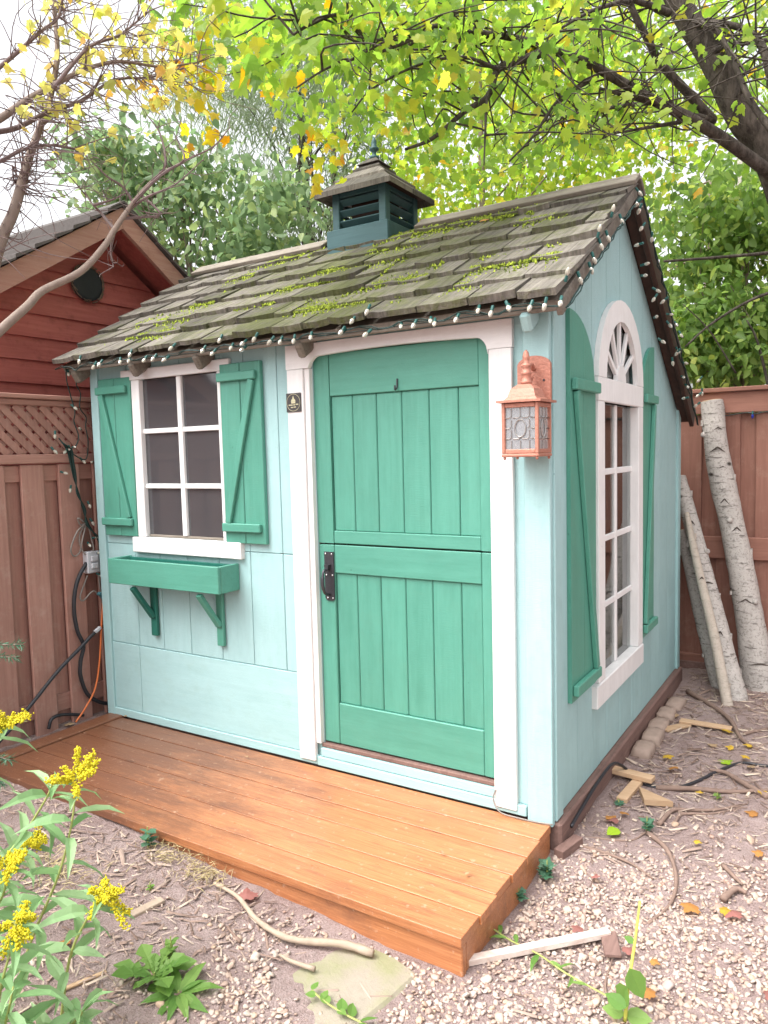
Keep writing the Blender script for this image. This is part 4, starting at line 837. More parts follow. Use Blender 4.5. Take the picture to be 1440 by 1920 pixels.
for i, y in enumerate((1.07, 1.255, 1.43, 1.62, 1.83)):
    tag(rock('stone_block', (.085+.006*math.sin(i*2.), y, -.105+.006*(i % 2)), .048, .084+.006*(i % 3), .045, i, STONE, .08*math.sin(i*3)), ('first', 'second', 'third', 'fourth', 'last')[i]+' stone block from the deck in the row along the shed base', 'stone', 'stone blocks in a row along the shed base')
tag(rock('black_stone', ong(1214, 1388)+np.array([0, 0, .012]), .022, .03, .016, 31, DKPL, .4), 'small shiny black stone beside the stone blocks', 'stone')
fp = [(-.489, -.833), (-.425, -.796), (-.329, -.795), (-.209, -.80), (-.112, -.83), (-.128, -.956), (-.149, -1.065), (-.25, -1.19), (-.39, -1.15), (-.42, -1.06), (-.47, -1.0), (-.464, -.904)]
fz = -.120; n = len(fp); fc = np.mean(fp, 0); ins = [tuple(fc+(np.array(p)-fc)*.95) for p in fp]
fm = MB().add([(x, y, fz-.05) for x, y in fp]+[(x, y, fz-.008) for x, y in fp]+[(x, y, fz+random.uniform(-.002, .002)) for x, y in ins]+[(fc[0], fc[1], fz+.002)], [(i, (i+1) % n, n+(i+1) % n, n+i) for i in range(n)]+[(n+i, n+(i+1) % n, 2*n+(i+1) % n, 2*n+i) for i in range(n)]+[(2*n+i, 2*n+(i+1) % n, 3*n) for i in range(n)])
tag(build('flagstone', fm, FLAG), 'flat mossy flagstone in the gravel below the deck corner', 'flagstone')
def offcut(pxs, w, h, label, mat=SCRAP, dz=.012):
    a, b = [ong(*p)+np.array([0, 0, dz]) for p in pxs]; return tag(build('wood_offcut', MB().bar(a, b, w, h, b=.002), mat), label, 'wood offcut')
offcut([(1148, 1456), (1225, 1476)], .05, .022, 'raw timber offcut lying across another offcut near the base beam', dz=.034); offcut([(1165, 1506), (1200, 1466)], .045, .02, 'raw timber offcut under the crossing offcut near the base beam')
wa, wb_, wc_ = [ong(*p) for p in ((1198, 1487), (1208, 1512), (1262, 1516))]
tag(build('wood_wedge', MB().add([*[tuple(p+np.array([0, 0, .006])) for p in (wa, wb_, wc_)], *[tuple(p+np.array([0, 0, .03])) for p in (wa, wb_, wc_)]], [(0, 2, 1), (3, 4, 5), (0, 1, 4, 3), (1, 2, 5, 4), (2, 0, 3, 5)]), SCRAP), 'pointed raw wood wedge on the soil near the hose', 'wood wedge')
offcut([(1275, 1358), (1372, 1374)], .05, .012, 'flat pale board scrap lying before the birch logs', dz=.022); offcut([(1245, 1372), (1290, 1362)], .05, .012, 'short pale scrap beside the flat board scrap', dz=.010)
offcut([(1047, 1612), (1085, 1584)], .04, .035, 'broken brown timber chunk standing by the deck corner', BEAM, .02)
offcut([(872, 1812), (1142, 1757)], .028, .02, 'long white edged wooden strip lying on the gravel', (lambda: wood('peeling_white_strip', (.55, .42, .36), (.72, .66, .60), 'x', .7, 30, .3, .1))(), .016)
offcut([(1140, 1755), (1150, 1800)], .05, .012, 'small brown wood chip at the end of the white edged strip', BEAM, .012)
offcut([(238, 1726), (305, 1692)], .032, .012, 'weathered wood sliver on the soil beside the goldenrod', STICK, .010)
offcut([(118, 1862), (200, 1828)], .014, .008, 'thin pale wood sliver on the soil near the dandelion', SCRAP, .010)
def stick(pxs, r, label, mat=STICK, name='fallen_stick', dz=0., cat='stick', jz=.004):
    P = spline([ong(*p)+np.array([0, 0, r*.8+dz+random.uniform(0, jz)]) for p in pxs], 5); n = len(P)
    return tag(build(name, MB().tube(P, [r*(1-.55*i/n)*(1+random.uniform(-.12, .12)) for i in range(n)], 7), mat, None, True), label, cat)
stick([(700, 1797), (640, 1780), (560, 1772), (515, 1758), (478, 1730), (445, 1690), (402, 1664)], .013, 'long crooked pale stick lying in front of the deck', dz=.004)
stick([(590, 1822), (545, 1806), (525, 1795)], .008, 'short pale twig on the flagstone edge'); stick([(450, 1770), (425, 1740)], .006, 'short brown twig beside the crooked stick', ROOT)
RT = 'thin brown root winding over the soil near the offcuts'
for pts, r, lb in (([(1230, 1480), (1300, 1483), (1370, 1488), (1450, 1486), (1520, 1492)], .012, 'thick level root running from the offcuts to the frame edge'), ([(1440, 1500), (1390, 1470), (1360, 1452), (1330, 1448)], .014, 'forked root near the green leaf'), ([(1235, 1548), (1262, 1522), (1290, 1521), (1340, 1522), (1400, 1512)], .010, 'root bending beside the wood wedge'), ([(1265, 1545), (1280, 1528), (1330, 1528), (1395, 1518)], .008, 'slim root next to the bending root'),
                   ([(1085, 1588), (1130, 1600), (1180, 1620), (1225, 1650)], .008, 'root leading from the timber chunk into the gravel'), ([(1215, 1565), (1245, 1590), (1262, 1620), (1268, 1660), (1255, 1700), (1215, 1735)], .010, 'root curving down over the gravel'), ([(1355, 1625), (1380, 1650), (1392, 1662)], .009, 'short root on the gravel by the right edge'), ([(1355, 1690), (1380, 1672), (1400, 1678)], .012, 'stubby root knuckle on the gravel'),
                   ([(1290, 1300), (1340, 1330), (1370, 1355), (1390, 1390), (1420, 1410)], .016, 'dark root snaking below the birch logs'), ([(1395, 1378), (1440, 1368)], .010, 'side root beside the snaking root'), ([(1070, 1575), (1110, 1572), (1180, 1578), (1215, 1560)], .006, 'thin surface root by the fallen lime leaf'), ([(1150, 1900), (1135, 1850), (1148, 1800)], .005, 'thin dark twig standing out of the gravel')):
    stick(pts, r, lb, ROOT, 'surface_root' if 'root' in lb else 'fallen_stick', -.003, 'root' if 'root' in lb else 'stick')
# ------------------------------------------------------------------ gravel and litter
def ico(sub):
    import bmesh
    b = bmesh.new(); bmesh.ops.create_icosphere(b, subdivisions=sub, radius=1); b.verts.ensure_lookup_table(); V = np.array([v.co for v in b.verts]); F = np.array([[v.index for v in f.verts] for f in b.faces]); b.free(); return V, F
def gravel():
    V, F = ico(2); xs, ys = np.meshgrid(np.arange(-1.1, 1.15, .0128), np.arange(-1.55, .55, .0128)); P = np.stack([xs.ravel(), ys.ravel()], -1); P = P+rng.normal(0, .0042, P.shape)
    x, y = P.T; nz = vnoise(x, y, 4.)*.5+vnoise(x+5, y, 11.)*.3
    front = 1/(1+np.exp(-((x+.42+.25*(-y-.9))/.10+nz*7))); side = 1/(1+np.exp(-((.02+.30*x-y)/.10+nz*7)))
    d = np.where(y < -.78, np.minimum(front, side), np.where(x > .02, side, 0)); d = np.maximum(d*.88, .04*(y < -.7))
    deckin = (x < .02) & (x > -2.6) & (y > -.79); flag = (np.abs((x+.30)/.19)**2.4+np.abs((y+.97)/.17)**2.4) < 1
    keep = (rng.random(len(x)) < d) & ~deckin & ~(flag & (rng.random(len(x)) > .03)); P = P[keep]; n = len(P)
    s = rng.lognormal(math.log(.0055), .33, n); sc = np.stack([s*rng.uniform(.85, 1.35, n), s*rng.uniform(.8, 1.1, n), s*rng.uniform(.5, .8, n)], -1)
    a = rng.uniform(0, 6.28, n); tl = rng.normal(0, .3, (n, 2)); sh = 1+.16*rng.normal(0, 1, (8, len(V), 1)); pick = rng.integers(0, 8, n)
    L = (V[None]*sh[pick])*sc[:, None]; L[..., 2] += L[..., 0]*tl[:, :1]+L[..., 1]*tl[:, 1:]
    c, si = np.cos(a)[:, None], np.sin(a)[:, None]; X = L[..., 0]*c-L[..., 1]*si; Y = L[..., 0]*si+L[..., 1]*c
    z = gh(P[:, 0], P[:, 1])+.020*vnoise(P[:, 0], P[:, 1], 3.1)+.012*vnoise(P[:, 0]+9, P[:, 1]+4, 9.)+rng.uniform(-.003, .0055, n)
    W3 = np.stack([X+P[:, :1], Y+P[:, 1:], L[..., 2]+z[:, None]], -1).reshape(-1, 3); FF = (F[None]+(np.arange(n)*len(V))[:, None, None]).reshape(-1, 3)
    o = npmesh('gravel', W3, FF, PEB, smooth=True); kind(o, 'stuff'); o['label'] = 'beige pea gravel spread around the deck corner'; o['category'] = 'gravel'; print('gravel', n)
gravel()
def litter():
    n = 26000; x = rng.uniform(-2.6, 1.6, n); y = rng.uniform(-2.0, 2.7, n)
    ok = ~((x < .06) & (y > -.80)) ; gr = (1/(1+np.exp(-((x+.62)/.07))))*(1/(1+np.exp(-((.20+.22*x-y)/.10)))); ok &= rng.random(n) > gr*.93; x, y = x[ok], y[ok]; n = len(x)
    L = rng.lognormal(math.log(.016), .55, n); w = L*rng.uniform(.04, .12, n)+.0008; a = rng.uniform(0, 6.28, n); L = np.minimum(L, .038); flat = (rng.random(n) < .22) & (L < .013); w[flat] = L[flat]*rng.uniform(.3, .7, flat.sum())
    d = np.stack([np.cos(a), np.sin(a), rng.normal(0, .15, n)], -1); s = np.stack([-np.sin(a), np.cos(a), rng.normal(0, .2, n)], -1)
    z = gh(x, y)+.020*vnoise(x, y, 3.1)+.012*vnoise(x+9, y+4, 9.)+rng.uniform(.002, .010, n); c = np.stack([x, y, z], -1); u = np.array([0, 0, 1.])
    h = (w*.5)[:, None]; L_, w_ = L[:, None], w[:, None]
    V = np.stack([c-d*L_-s*w_, c-d*L_+s*w_, c-d*L_+u*h*1.5, c+d*L_-s*w_*.7, c+d*L_+s*w_*.7, c+d*L_+u*h*1.5], 1); F = np.array([[0, 2, 1], [3, 4, 5], [0, 3, 5], [0, 5, 2], [1, 2, 5], [1, 5, 4]])
    kind(npmesh('leaf_litter', V.reshape(-1, 3), (F[None]+(np.arange(n)*6)[:, None, None]).reshape(-1, 3), LITT), 'stuff')
litter()
def drygrass(c, n, r, name, L0=.05, loft=.25, mat=None):
    mb = MB(); 
    for _ in range(n):
        p = np.array(c)+np.array([rng.normal(0, r), rng.normal(0, r*.6), 0]); p[2] = gh(p[0], p[1])+.01+rng.uniform(0, .02); a = rng.uniform(0, 6.28); L = rng.uniform(.5, 1.3)*L0
        d = np.array([math.cos(a), math.sin(a), rng.uniform(-.05, loft)])*L; mb.tube([p, p+d*.5+np.array([0, 0, .006]), p+d], [.0012, .001, .0004], 3)
    return kind(build(name, mb, mat or DRYG), 'stuff')
drygrass(ong(330, 1610), 130, .07, 'dry_grass'); drygrass(ong(385, 1650), 90, .05, 'dry_grass'); drygrass(ong(105, 1640), 120, .09, 'dry_grass', .06, .5)
# ------------------------------------------------------------------ leaves and plants
def tmpl(kind_):
    if kind_ == 'maple':
        P = [(0, 0), (.20, -.06), (.36, .04), (.37, .17), (.60, .24), (.50, .36), (.57, .52), (.34, .52), (.27, .63), (.19, .60), (.15, .80), (0, 1.)]; P = P+[(-a, b) for a, b in P[-2:0:-1]]
        V = [(x, y, -.16*abs(x)-.15*y*y) for x, y in P]+[(0, .36, .03)]; n = len(P); F = [(i, (i+1) % n, n) for i in range(n)]
    elif kind_ == 'lance':
        V = [(0, 0, 0)]; F = []
        for t, w in ((.2, .105), (.45, .145), (.72, .10)): V += [(-w, t, .03-.25*t*t), (0, t, -.25*t*t), (w, t, .03-.25*t*t)]
        V.append((0, 1, -.34)); F = [(0, 2, 1), (0, 3, 2), (1, 2, 5, 4)[:3], (1, 5, 4), (2, 3, 6), (2, 6, 5), (4, 5, 8), (4, 8, 7), (5, 6, 9), (5, 9, 8), (7, 8, 10), (8, 9, 10)]
    elif kind_ == 'ovate':
        P = [(0, 0), (.26, .2), (.33, .45), (.2, .75), (0, 1), (-.2, .75), (-.33, .45), (-.26, .2)]; V = [(x, y, .12*abs(x)-.1*y*y) for x, y in P]; F = [(0, 1, 2), (0, 2, 4), (2, 3, 4), (0, 4, 6), (4, 5, 6), (0, 6, 7)]
    elif kind_ == 'needle':
        V = [(-.02, 0, 0), (.02, 0, 0), (.05, .5, -.05), (0, 1, -.12), (-.05, .5, -.05)]; F = [(0, 1, 2), (0, 2, 4), (4, 2, 3)]
    elif kind_ == 'lobed':                           # dandelion like
        P = [(0, 0), (.05, .2), (.16, .28), (.07, .36), (.2, .5), (.1, .56), (.22, .74), (.1, .9), (0, 1), (-.1, .9), (-.22, .74), (-.1, .56), (-.2, .5), (-.07, .36), (-.16, .28), (-.05, .2)]
        V = [(x, y, .15*abs(x)-.3*y*y+.2*y) for x, y in P]+[(0, .5, .0)]; n = len(P); F = [(i, (i+1) % n, n) for i in range(n)]
    return np.array(V, float), np.array([f for f in F])
T = {k: tmpl(k) for k in ('maple', 'lance', 'ovate', 'needle', 'lobed')}
def frames(D, Nn):
    D = D/np.linalg.norm(D, axis=1, keepdims=True); X = np.cross(D, Nn); X /= np.linalg.norm(X, axis=1, keepdims=True)+1e-9; Z = np.cross(X, D); return X, D, Z
def cloud(name, kd, P, size, D, Nn, mat, parent, smooth=False, loc=None):
    V, F = T[kd]; X, Y, Z = frames(D, Nn); nn_ = len(P); V4 = np.repeat(V[None], nn_, 0); V4[..., 2] += rng.normal(-.12, .28, (nn_, 1))*V4[..., 1]**2+rng.normal(0, .30, (nn_, 1))*np.abs(V4[..., 0])+rng.normal(0, .25, (nn_, 1))*V4[..., 0]*V4[..., 1]; V4[..., 0] *= rng.uniform(.75, 1.15, (nn_, 1)); L = V4*size[:, None, None]
    W3 = P[:, None]+L[..., :1]*X[:, None]+L[..., 1:2]*Y[:, None]+L[..., 2:]*Z[:, None]; FF = (F[None]+(np.arange(len(P))*len(V))[:, None, None]).reshape(-1, 3)
    return kind(npmesh(name, W3.reshape(-1, 3), FF, mat, parent, smooth, P.mean(0) if loc is None else loc), 'stuff')
def leafmesh(kd, mat, name='leaf', bend=None):
    V, F = T[kd]
    if bend: V = V.copy(); V[:, 2] += bend[0]*V[:, 1]**2+bend[1]*np.abs(V[:, 0])+bend[2]*V[:, 0]*V[:, 1]; V[:, 0] *= bend[3]
    me = bpy.data.meshes.new(name); me.from_pydata(V.tolist(), [], F.tolist()); me.update(); me.materials.append(mat); return me
def lmat(p, d, nn, s):
    X, Y, Z = frames(np.array([d], float), np.array([nn], float)); m = Matrix.Identity(4)
    for i in range(3): m[i][0], m[i][1], m[i][2], m[i][3] = X[0][i]*s, Y[0][i]*s, Z[0][i]*s, p[i]
    return m
def leafobj(me, p, d, nn, s, parent, name='leaf'): return inst(name, me, lmat(p, d, nn, s), parent)
def rdirs(n, down=.8, spread=1.):
    a = rng.uniform(0, 6.28, n); return np.stack([np.cos(a)*spread, np.sin(a)*spread, -down+rng.normal(0, .45, n)], -1)
def rnorm(n, up=.6): return np.stack([rng.normal(0, .8, n), rng.normal(0, .8, n), up+rng.normal(0, .7, n)], -1)
# ------------------------------------------------------------------ big maple over the shed
def zt(l, t0, t1=None):
    n = len(l); t1 = t0 if t1 is None else t1; return [at(720+x*.5, y*.5, t0+(t1-t0)*i/max(1, n-1)) for i, (x, y) in enumerate(l)]
MT = thing('maple_tree', 'large green maple with a leaning dark trunk overhanging the shed roof', 'tree', (1.95, 2.45, -.1))
tr_ = [np.array((1.95, 2.45, -.2)), np.array((1.55, 2.32, .9)), at(1580, 620, 4.1)]+zt([(1460, 600), (1345, 440), (1240, 230), (1150, 90), (1080, -40), (1010, -220), (960, -420)], 4.05, 4.0)
TRK = build('trunk', MB().tube(spline(tr_, 6), list(np.interp(np.linspace(0, 1, 55), [0, .2, .36, .6, 1], [.17, .12, .088, .068, .045])), 14), BARK, MT, True)
limbs = [([(1470, 665), (1300, 540), (1200, 475), (1120, 430), (1000, 370), (860, 290), (760, 235), (620, 185), (520, 150), (410, 130), (300, 115), (180, 100), (70, 185), (-30, 180)], 4.0, 3.1, .034, .006),
         ([(620, 188), (530, 220), (430, 258), (390, 360), (300, 420), (180, 520), (80, 560)], 3.5, 3.2, .022, .006), ([(1235, 455), (1150, 360), (1040, 240), (990, 150), (930, 30), (910, -80)], 3.95, 3.7, .026, .013),
         ([(1460, 340), (1425, 190), (1370, 120), (1280, 90), (1170, 78)], 3.8, 3.95, .022, .016), ([(1460, 500), (1370, 370), (1310, 230), (1250, 120), (1190, 82)], 3.6, 3.8, .016, .010), ([(1240, 455), (1050, 400), (930, 365), (810, 332)], 3.95, 3.6, .018, .007),
         ([(1110, 458), (980, 480), (830, 506)], 3.9, 3.7, .012, .004), ([(800, 285), (700, 345), (640, 392), (560, 510), (470, 605)], 3.6, 3.4, .012, .004), ([(1000, 385), (880, 400), (700, 430), (600, 480)], 3.9, 4.2, .013, .005),
         ([(930, 5), (860, 15), (760, 50), (640, 120)], 3.7, 3.3, .014, .005), ([(1070, 50), (1000, 20), (940, 0), (860, -60)], 3.9, 3.7, .020, .010), ([(180, 102), (120, 140), (0, 190), (-200, 250), (-330, 330)], 3.1, 2.9, .009, .003),
         ([(430, 260), (300, 215), (140, 240), (-40, 330), (-120, 420)], 3.3, 3.1, .009, .003), ([(340, 125), (335, 40), (330, -60)], 3.3, 3.4, .008, .006), ([(-30, 180), (-160, 60), (-270, 90), (-340, 130)], 3.1, 2.9, .010, .004), ([(385, 360), (380, 480), (375, 620)], 3.3, 3.2, .008, .003), ([(1240, 190), (1320, 165), (1440, 150), (1600, 120)], 3.9, 4.2, .018, .01)]
LP = []
for l, a, b, r0, r1 in limbs:
    P = spline(zt(l, a, b), 5); n = len(P); build('limb', MB().tube(P, [r0+(r1-r0)*i/(n-1) for i in range(n)], 8), BARK, TRK, True); LP += P[n//4:]
tw = MB(); TP = []; LPA = np.array(LP)
for _ in range(300):
    p = LPA[rng.integers(len(LPA))]; L = rng.uniform(.2, .7); d = rng.normal(0, 1, 3)*np.array([1, 1, .6])+np.array([0, 0, -.1]); d /= np.linalg.norm(d)
    Q = [p, p+d*L*.35+rng.normal(0, .025, 3), p+d*L*.7+rng.normal(0, .04, 3)-np.array([0, 0, .03]), p+d*L-np.array([0, 0, .10*L])]
    if min(q[2] for q in Q) < 2.75: continue
    tw.tube(spline(Q, 3), list(np.linspace(.0055, .0015, 10)), 4); TP += Q[1:]
build('twigs', tw, BARK, TRK)
lowx = [-400, 330, 400, 480, 520, 570, 620, 660, 740, 800, 900, 1000, 1100, 1200, 1300, 1500, 2000]; lowy = [60, 60, 190, 150, 235, 265, 320, 268, 262, 350, 360, 320, 290, 300, 340, 360, 360]
def canopy(nc, per, t0, t1, rad, u0=300, u1=1750, v0=-420, pw=1.):
    out = []
    while len(out) < nc:
        U = rng.uniform(u0, u1); vl = np.interp(U, lowx, lowy); V = v0+(vl-v0)*rng.uniform(0, 1)**pw; t = rng.uniform(t0, t1); p = at(U, V, t)
        if p[2] < 2.45: continue
        out.append(p)
    C_ = np.array(out); P = np.repeat(C_, per, 0)+rng.normal(0, rad, (nc*per, 3))*np.array([1, 1, .6]); 
    q = P-CAM; dz = q@CW; U = 720+FPX*(q@CR)/dz; V = 960-FPX*(q@CU)/dz; return P[(V < np.interp(U, lowx, lowy)+rng.normal(0, 14, len(P))-5) & (dz > 2.3)]
TPA = np.array(TP); near = TPA[rng.integers(len(TPA), size=2000)]+rng.normal(0, .06, (2000, 3))
CP_ = np.concatenate([near, canopy(46, 12, 3.0, 3.7, .16, 330, 900, -100), canopy(290, 18, 4.3, 6.2, .18, 330, 1650, -160)]); q = CP_-CAM; dz = q@CW; U = 720+FPX*(q@CR)/dz; V = 960-FPX*(q@CU)/dz
ok = (V < np.interp(U, lowx, lowy)+18) & (dz > 2.4) & ~((U > 1130) & (dz < 4.15) & (rng.random(len(U)) < .8)); CP_, dz, U, V = CP_[ok], dz[ok], U[ok], V[ok]
sz = rng.uniform(.034, .066, len(CP_))*np.where((U < 640) & (dz < 3.8), 1.35, 1.); D = rdirs(len(CP_), 1.0, .8); Nn = rnorm(len(CP_), .5)
vis = (U > 0) & (U < 1440) & (V > 0); rank = np.argsort(-np.where(vis, sz/dz, 0)); big = rank[:290]; rest = np.setdiff1d(np.arange(len(CP_)), big)
CRN = cloud('crown', 'maple', CP_[rest], sz[rest], D[rest], Nn[rest], MAPLE, MT)
MLS = [leafmesh('maple', MAPLE, bend=b) for b in ((-.3, .1, .1, 1.), (.15, -.3, -.2, .9), (-.5, .3, .2, .8), (0, .4, 0, 1.1), (-.2, -.2, .4, .95))]
for i in big: leafobj(MLS[i % 5], CP_[i], D[i], Nn[i], sz[i], MT)
print('maple leaves', len(CP_))
# ------------------------------------------------------------------ trees and shrubs behind
def tree(name, label, base, top, r, pts, kd, szr, mat, group=None, down=.7, branches=40):
    t = thing(name, label, 'tree' if 'shrub' not in name else 'shrub', base, group); base = np.array(base, float); top = np.array(top, float)
    mid = (base+top)/2+rng.normal(0, .12, 3)*np.array([1, 1, 0]); P = spline([base-np.array([0, 0, .1]), mid, top], 8); tk = build('trunk', MB().tube(P, list(np.linspace(r, r*.35, len(P))), 9), BARK2 if r < .07 else BARK, t, True)
    b = MB()
    for _ in range(branches):
        s = np.array(P[rng.integers(len(P)//3, len(P))]); e = pts[rng.integers(len(pts))]; b.tube(spline([s, (s+e)/2+rng.normal(0, .12, 3), e], 3), [r*.22, r*.19, r*.16, r*.13, r*.1, r*.07, r*.05], 4)
    build('branches', b, BARK2 if r < .07 else BARK, tk, True)
    n = len(pts); cloud('crown', kd, pts, rng.uniform(*szr, n), rdirs(n, down, .8), rnorm(n, .7), mat, t); return t
def blob(c, rad, n, clus=60, cr=.22):
    C_ = rng.normal(0, 1, (clus, 3)); C_ /= np.linalg.norm(C_, axis=1, keepdims=True); C_ = np.array(c)+C_*np.array(rad)*rng.uniform(.35, 1., (clus, 1))**.6; P = C_[rng.integers(clus, size=n)]+rng.normal(0, cr, (n, 3))*np.array([1, 1, .7]); return P[P[:, 2] > .1]
def place(U, V, t): return at(U, V, t)
p = place(340, 420, 7.6); tree('leafy_shrub', 'broad vine leaved green shrub rising behind the red gable', (p[0], p[1], -.1), p+np.array([0, 0, .3]), .06, np.concatenate([blob(p+np.array([-.1, 0, -.4]), (1.15, .8, 1.35), 4200, 110, .2), blob(place(230, 330, 7.4), (.6, .5, .4), 900, 25, .15), blob(place(520, 470, 7.2), (.55, .5, .7), 1400, 40, .18)]), 'ovate', (.07, .12), SHRUB2)
p = place(560, 300, 9.0); tree('willow_tree', 'grey green feathery tree between the leafy shrub and the cupola', (p[0], p[1], -.1), p+np.array([0, 0, 1.5]), .09, np.concatenate([blob(p+np.array([.0, 0, .1]), (1.1, .9, 1.6), 7500, 130, .2), blob(place(430, 120, 9), (1.2, .8, .8), 3000, 60, .22)]), 'needle', (.10, .20), FEATH, down=1.0, branches=16)
p = place(900, 330, 8.2); tree('yellow_green_tree', 'yellow green tree filling the gap behind the shed ridge', (p[0], p[1], -.1), p+np.array([0, 0, 2]), .06, np.concatenate([blob(p+np.array([0, 0, .3]), (1.9, .8, 1.5), 4600, 150, .28), blob(place(1150, 150, 8.2), (1.7, .8, 1.7), 4200, 120, .3)]), 'maple', (.055, .09), MAPLED, branches=14)
p = place(640, 100, 9.5); tree('yellow_green_tree', 'tall lime leaved tree behind the cupola and feathery tree', (p[0], p[1], -.1), p+np.array([0, 0, 2]), .06, blob(p+np.array([.5, 0, .6]), (1.6, .9, 1.5), 2800, 100, .3), 'maple', (.055, .09), MAPLED, branches=14)
p = place(1400, 560, 5.9); tree('leafy_shrub', 'dense green shrub leaning over the back fence near the birch logs', (p[0]+.1, p[1], -.1), p+np.array([0, 0, .5]), .035, np.concatenate([blob(p, (.95, .5, .75), 3600, 120, .17), blob(place(1330, 640, 5.7), (.5, .35, .3), 1500, 30, .13), blob(place(1420, 400, 5.8), (.7, .5, .4), 1600, 40, .16)]), 'ovate', (.055, .095), SHRUB)
p = place(1330, 500, 7.2); tree('leafy_shrub', 'dark leaved shrub deeper behind the back fence', (p[0], p[1], -.1), p+np.array([0, 0, .8]), .05, np.concatenate([blob(p+np.array([.2, 0, -.1]), (1.3, .6, 1.5), 2400, 110, .22)]), 'ovate', (.07, .12), SHRUB)
p = place(1700, 500, 6.2); tree('leafy_shrub', 'green shrub beyond the right end of the back fence', (p[0], p[1], -.1), p+np.array([0, 0, .8]), .05, blob(p+np.array([.2, 0, -.1]), (1.0, .6, 1.2), 2600, 70, .22), 'ovate', (.07, .12), SHRUB)
# slender trunks and bare branches over the fence
def bare(name, label, lines, mat, cat='tree', base=None):
    b0 = lines[0][0][0]; t = thing(name, label, cat, (b0[0], b0[1], -.1) if base is None else base)
    for i, (P, r0, r1) in enumerate(lines):
        Q = spline(P, 5); build('trunk' if i == 0 else 'branch', MB().tube(Q, list(np.linspace(r0, r1, len(Q))), 8), mat, t, True)
    return t
q0 = at(1345, 740, 6.4)
bare('birch_tree', 'slim pale birch trunk standing in the shrubs behind the fence', [([np.array((q0[0]-.05, q0[1], -.15)), q0, at(1368, 600, 6.4), at(1385, 430, 6.45), at(1395, 250, 6.5)], .07, .045)], BIRCH)
bare('bare_sapling', 'thin bare sapling with branches crossing above the fence', [([np.array((1.3, 3.4, -.15)), np.array((1.1, 3.3, 1.1)), at(1520, 500, 5.2), at(1540, 300, 5.2)], .03, .012), ([at(1515, 530, 5.2), at(1440, 550, 5.1), at(1390, 572, 5.1), at(1330, 610, 5.05), at(1285, 650, 5.0)], .013, .006), ([at(1530, 460, 5.2), at(1440, 474, 5.0), at(1340, 483, 5.0), at(1245, 490, 4.9)], .013, .008), ([at(1445, 740, 5.3), at(1420, 640, 5.3), at(1400, 600, 5.3)], .012, .005), ([at(1380, 700, 5.2), at(1330, 620, 5.2), at(1280, 570, 5.2)], .007, .003)], BARK)
# ------------------------------------------------------------------ yellow maple and bare branch at the left
def Z6(l, t0, t1): n = len(l); return [at(x*.5, y*.5, t0+(t1-t0)*i/max(1, n-1)) for i, (x, y) in enumerate(l)]
YM = thing('yellow_maple', 'small yellow leaved maple with purple grey branches before the red outbuilding', 'tree', (-1.85, -1.55, -.1))
yl_ = [([(-60, 1150), (0, 915), (50, 800), (85, 680), (110, 590)], 2.5, 2.6, .022, .015), ([(110, 590), (150, 480), (190, 360), (215, 200), (200, 0), (190, -100)], 2.6, 2.7, .014, .006), ([(-60, 620), (0, 605), (90, 560), (180, 545), (300, 560)], 2.4, 2.6, .008, .003), ([(-80, 480), (0, 445), (110, 370), (200, 320), (320, 260), (450, 230), (600, 250), (740, 235)], 2.4, 2.8, .014, .003), ([(-60, 500), (60, 480), (180, 420), (300, 380), (430, 300), (560, 290), (690, 255)], 2.45, 2.9, .010, .003), ([(-60, 300), (60, 200), (150, 120), (220, 60), (240, -60)], 2.5, 2.6, .008, .004), ([(110, 590), (60, 690), (45, 620)], 2.6, 2.55, .006, .002), ([(200, 330), (330, 180), (450, 130), (560, 40)], 2.5, 2.7, .007, .003)]
yroot = np.array((-1.85, -1.55, -.2)); P = spline([yroot, at(-260, 1250, 2.35), at(-130, 850, 2.42), yl_ and Z6([(-60, 1150)], 2.5, 2.5)[0]], 6); YT = build('trunk', MB().tube(P, list(np.linspace(.05, .024, len(P))), 9), BARK2, YM, True)
YP = []
for l, a, b, r0, r1 in yl_:
    Q = spline(Z6(l, a, b), 5); build('branch', MB().tube(Q, list(np.linspace(r0, r1, len(Q))), 7), PURTW if r0 < .012 else BARK2, YT, True); YP += Q[len(Q)//5:]
conn = MB()
for l in ([(-80, 480)], [(-60, 620)], [(-60, 300)], [(-60, 500)]): conn.tube(spline([P[-1], P[-1]*.4+Z6(l, 2.42, 2.42)[0]*.6+np.array([-.05, 0, -.1]), Z6(l, 2.42, 2.42)[0]], 5), list(np.linspace(.018, .011, 11)), 6)
build('branch', conn, BARK2, YT, True)
YA = np.array(YP); tw = MB(); yt = []
for _ in range(420):
    p = YA[rng.integers(len(YA))]; L = rng.uniform(.06, .24); d = rng.normal(0, 1, 3); d = d/np.linalg.norm(d)+CR*.5; Q = [p, p+d*L*.5+rng.normal(0, .02, 3), p+d*L+rng.normal(0, .02, 3)]; tw.tube(spline(Q, 3), list(np.linspace(.0024, .0007, 7)), 4); yt += Q[1:]
build('twigs', tw, PURTW, YT)
yt = np.array(yt); n = 700; P = yt[rng.integers(len(yt), size=n)]+rng.normal(0, .03, (n, 3)); q = P-CAM; dz = q@CW; U = 720+FPX*(q@CR)/dz; V = 960-FPX*(q@CU)/dz
ok = (V < 300) & (rng.random(n) < np.clip(.12+.62*np.exp(-((U-230)/170)**2-((V-90)/110)**2)+.6*np.exp(-((U-360)/60)**2-((V-130)/110)**2), 0, 1)); P, dz = P[ok], dz[ok]
s = rng.uniform(.026, .052, len(P)); D = rdirs(len(P), .8); Nn = rnorm(len(P)); rk = np.argsort(-s/dz); YMLS = [leafmesh('maple', YELM, bend=b) for b in ((-.3, .1, .1, 1.), (.15, -.3, -.2, .8), (-.5, .3, .2, .7))]
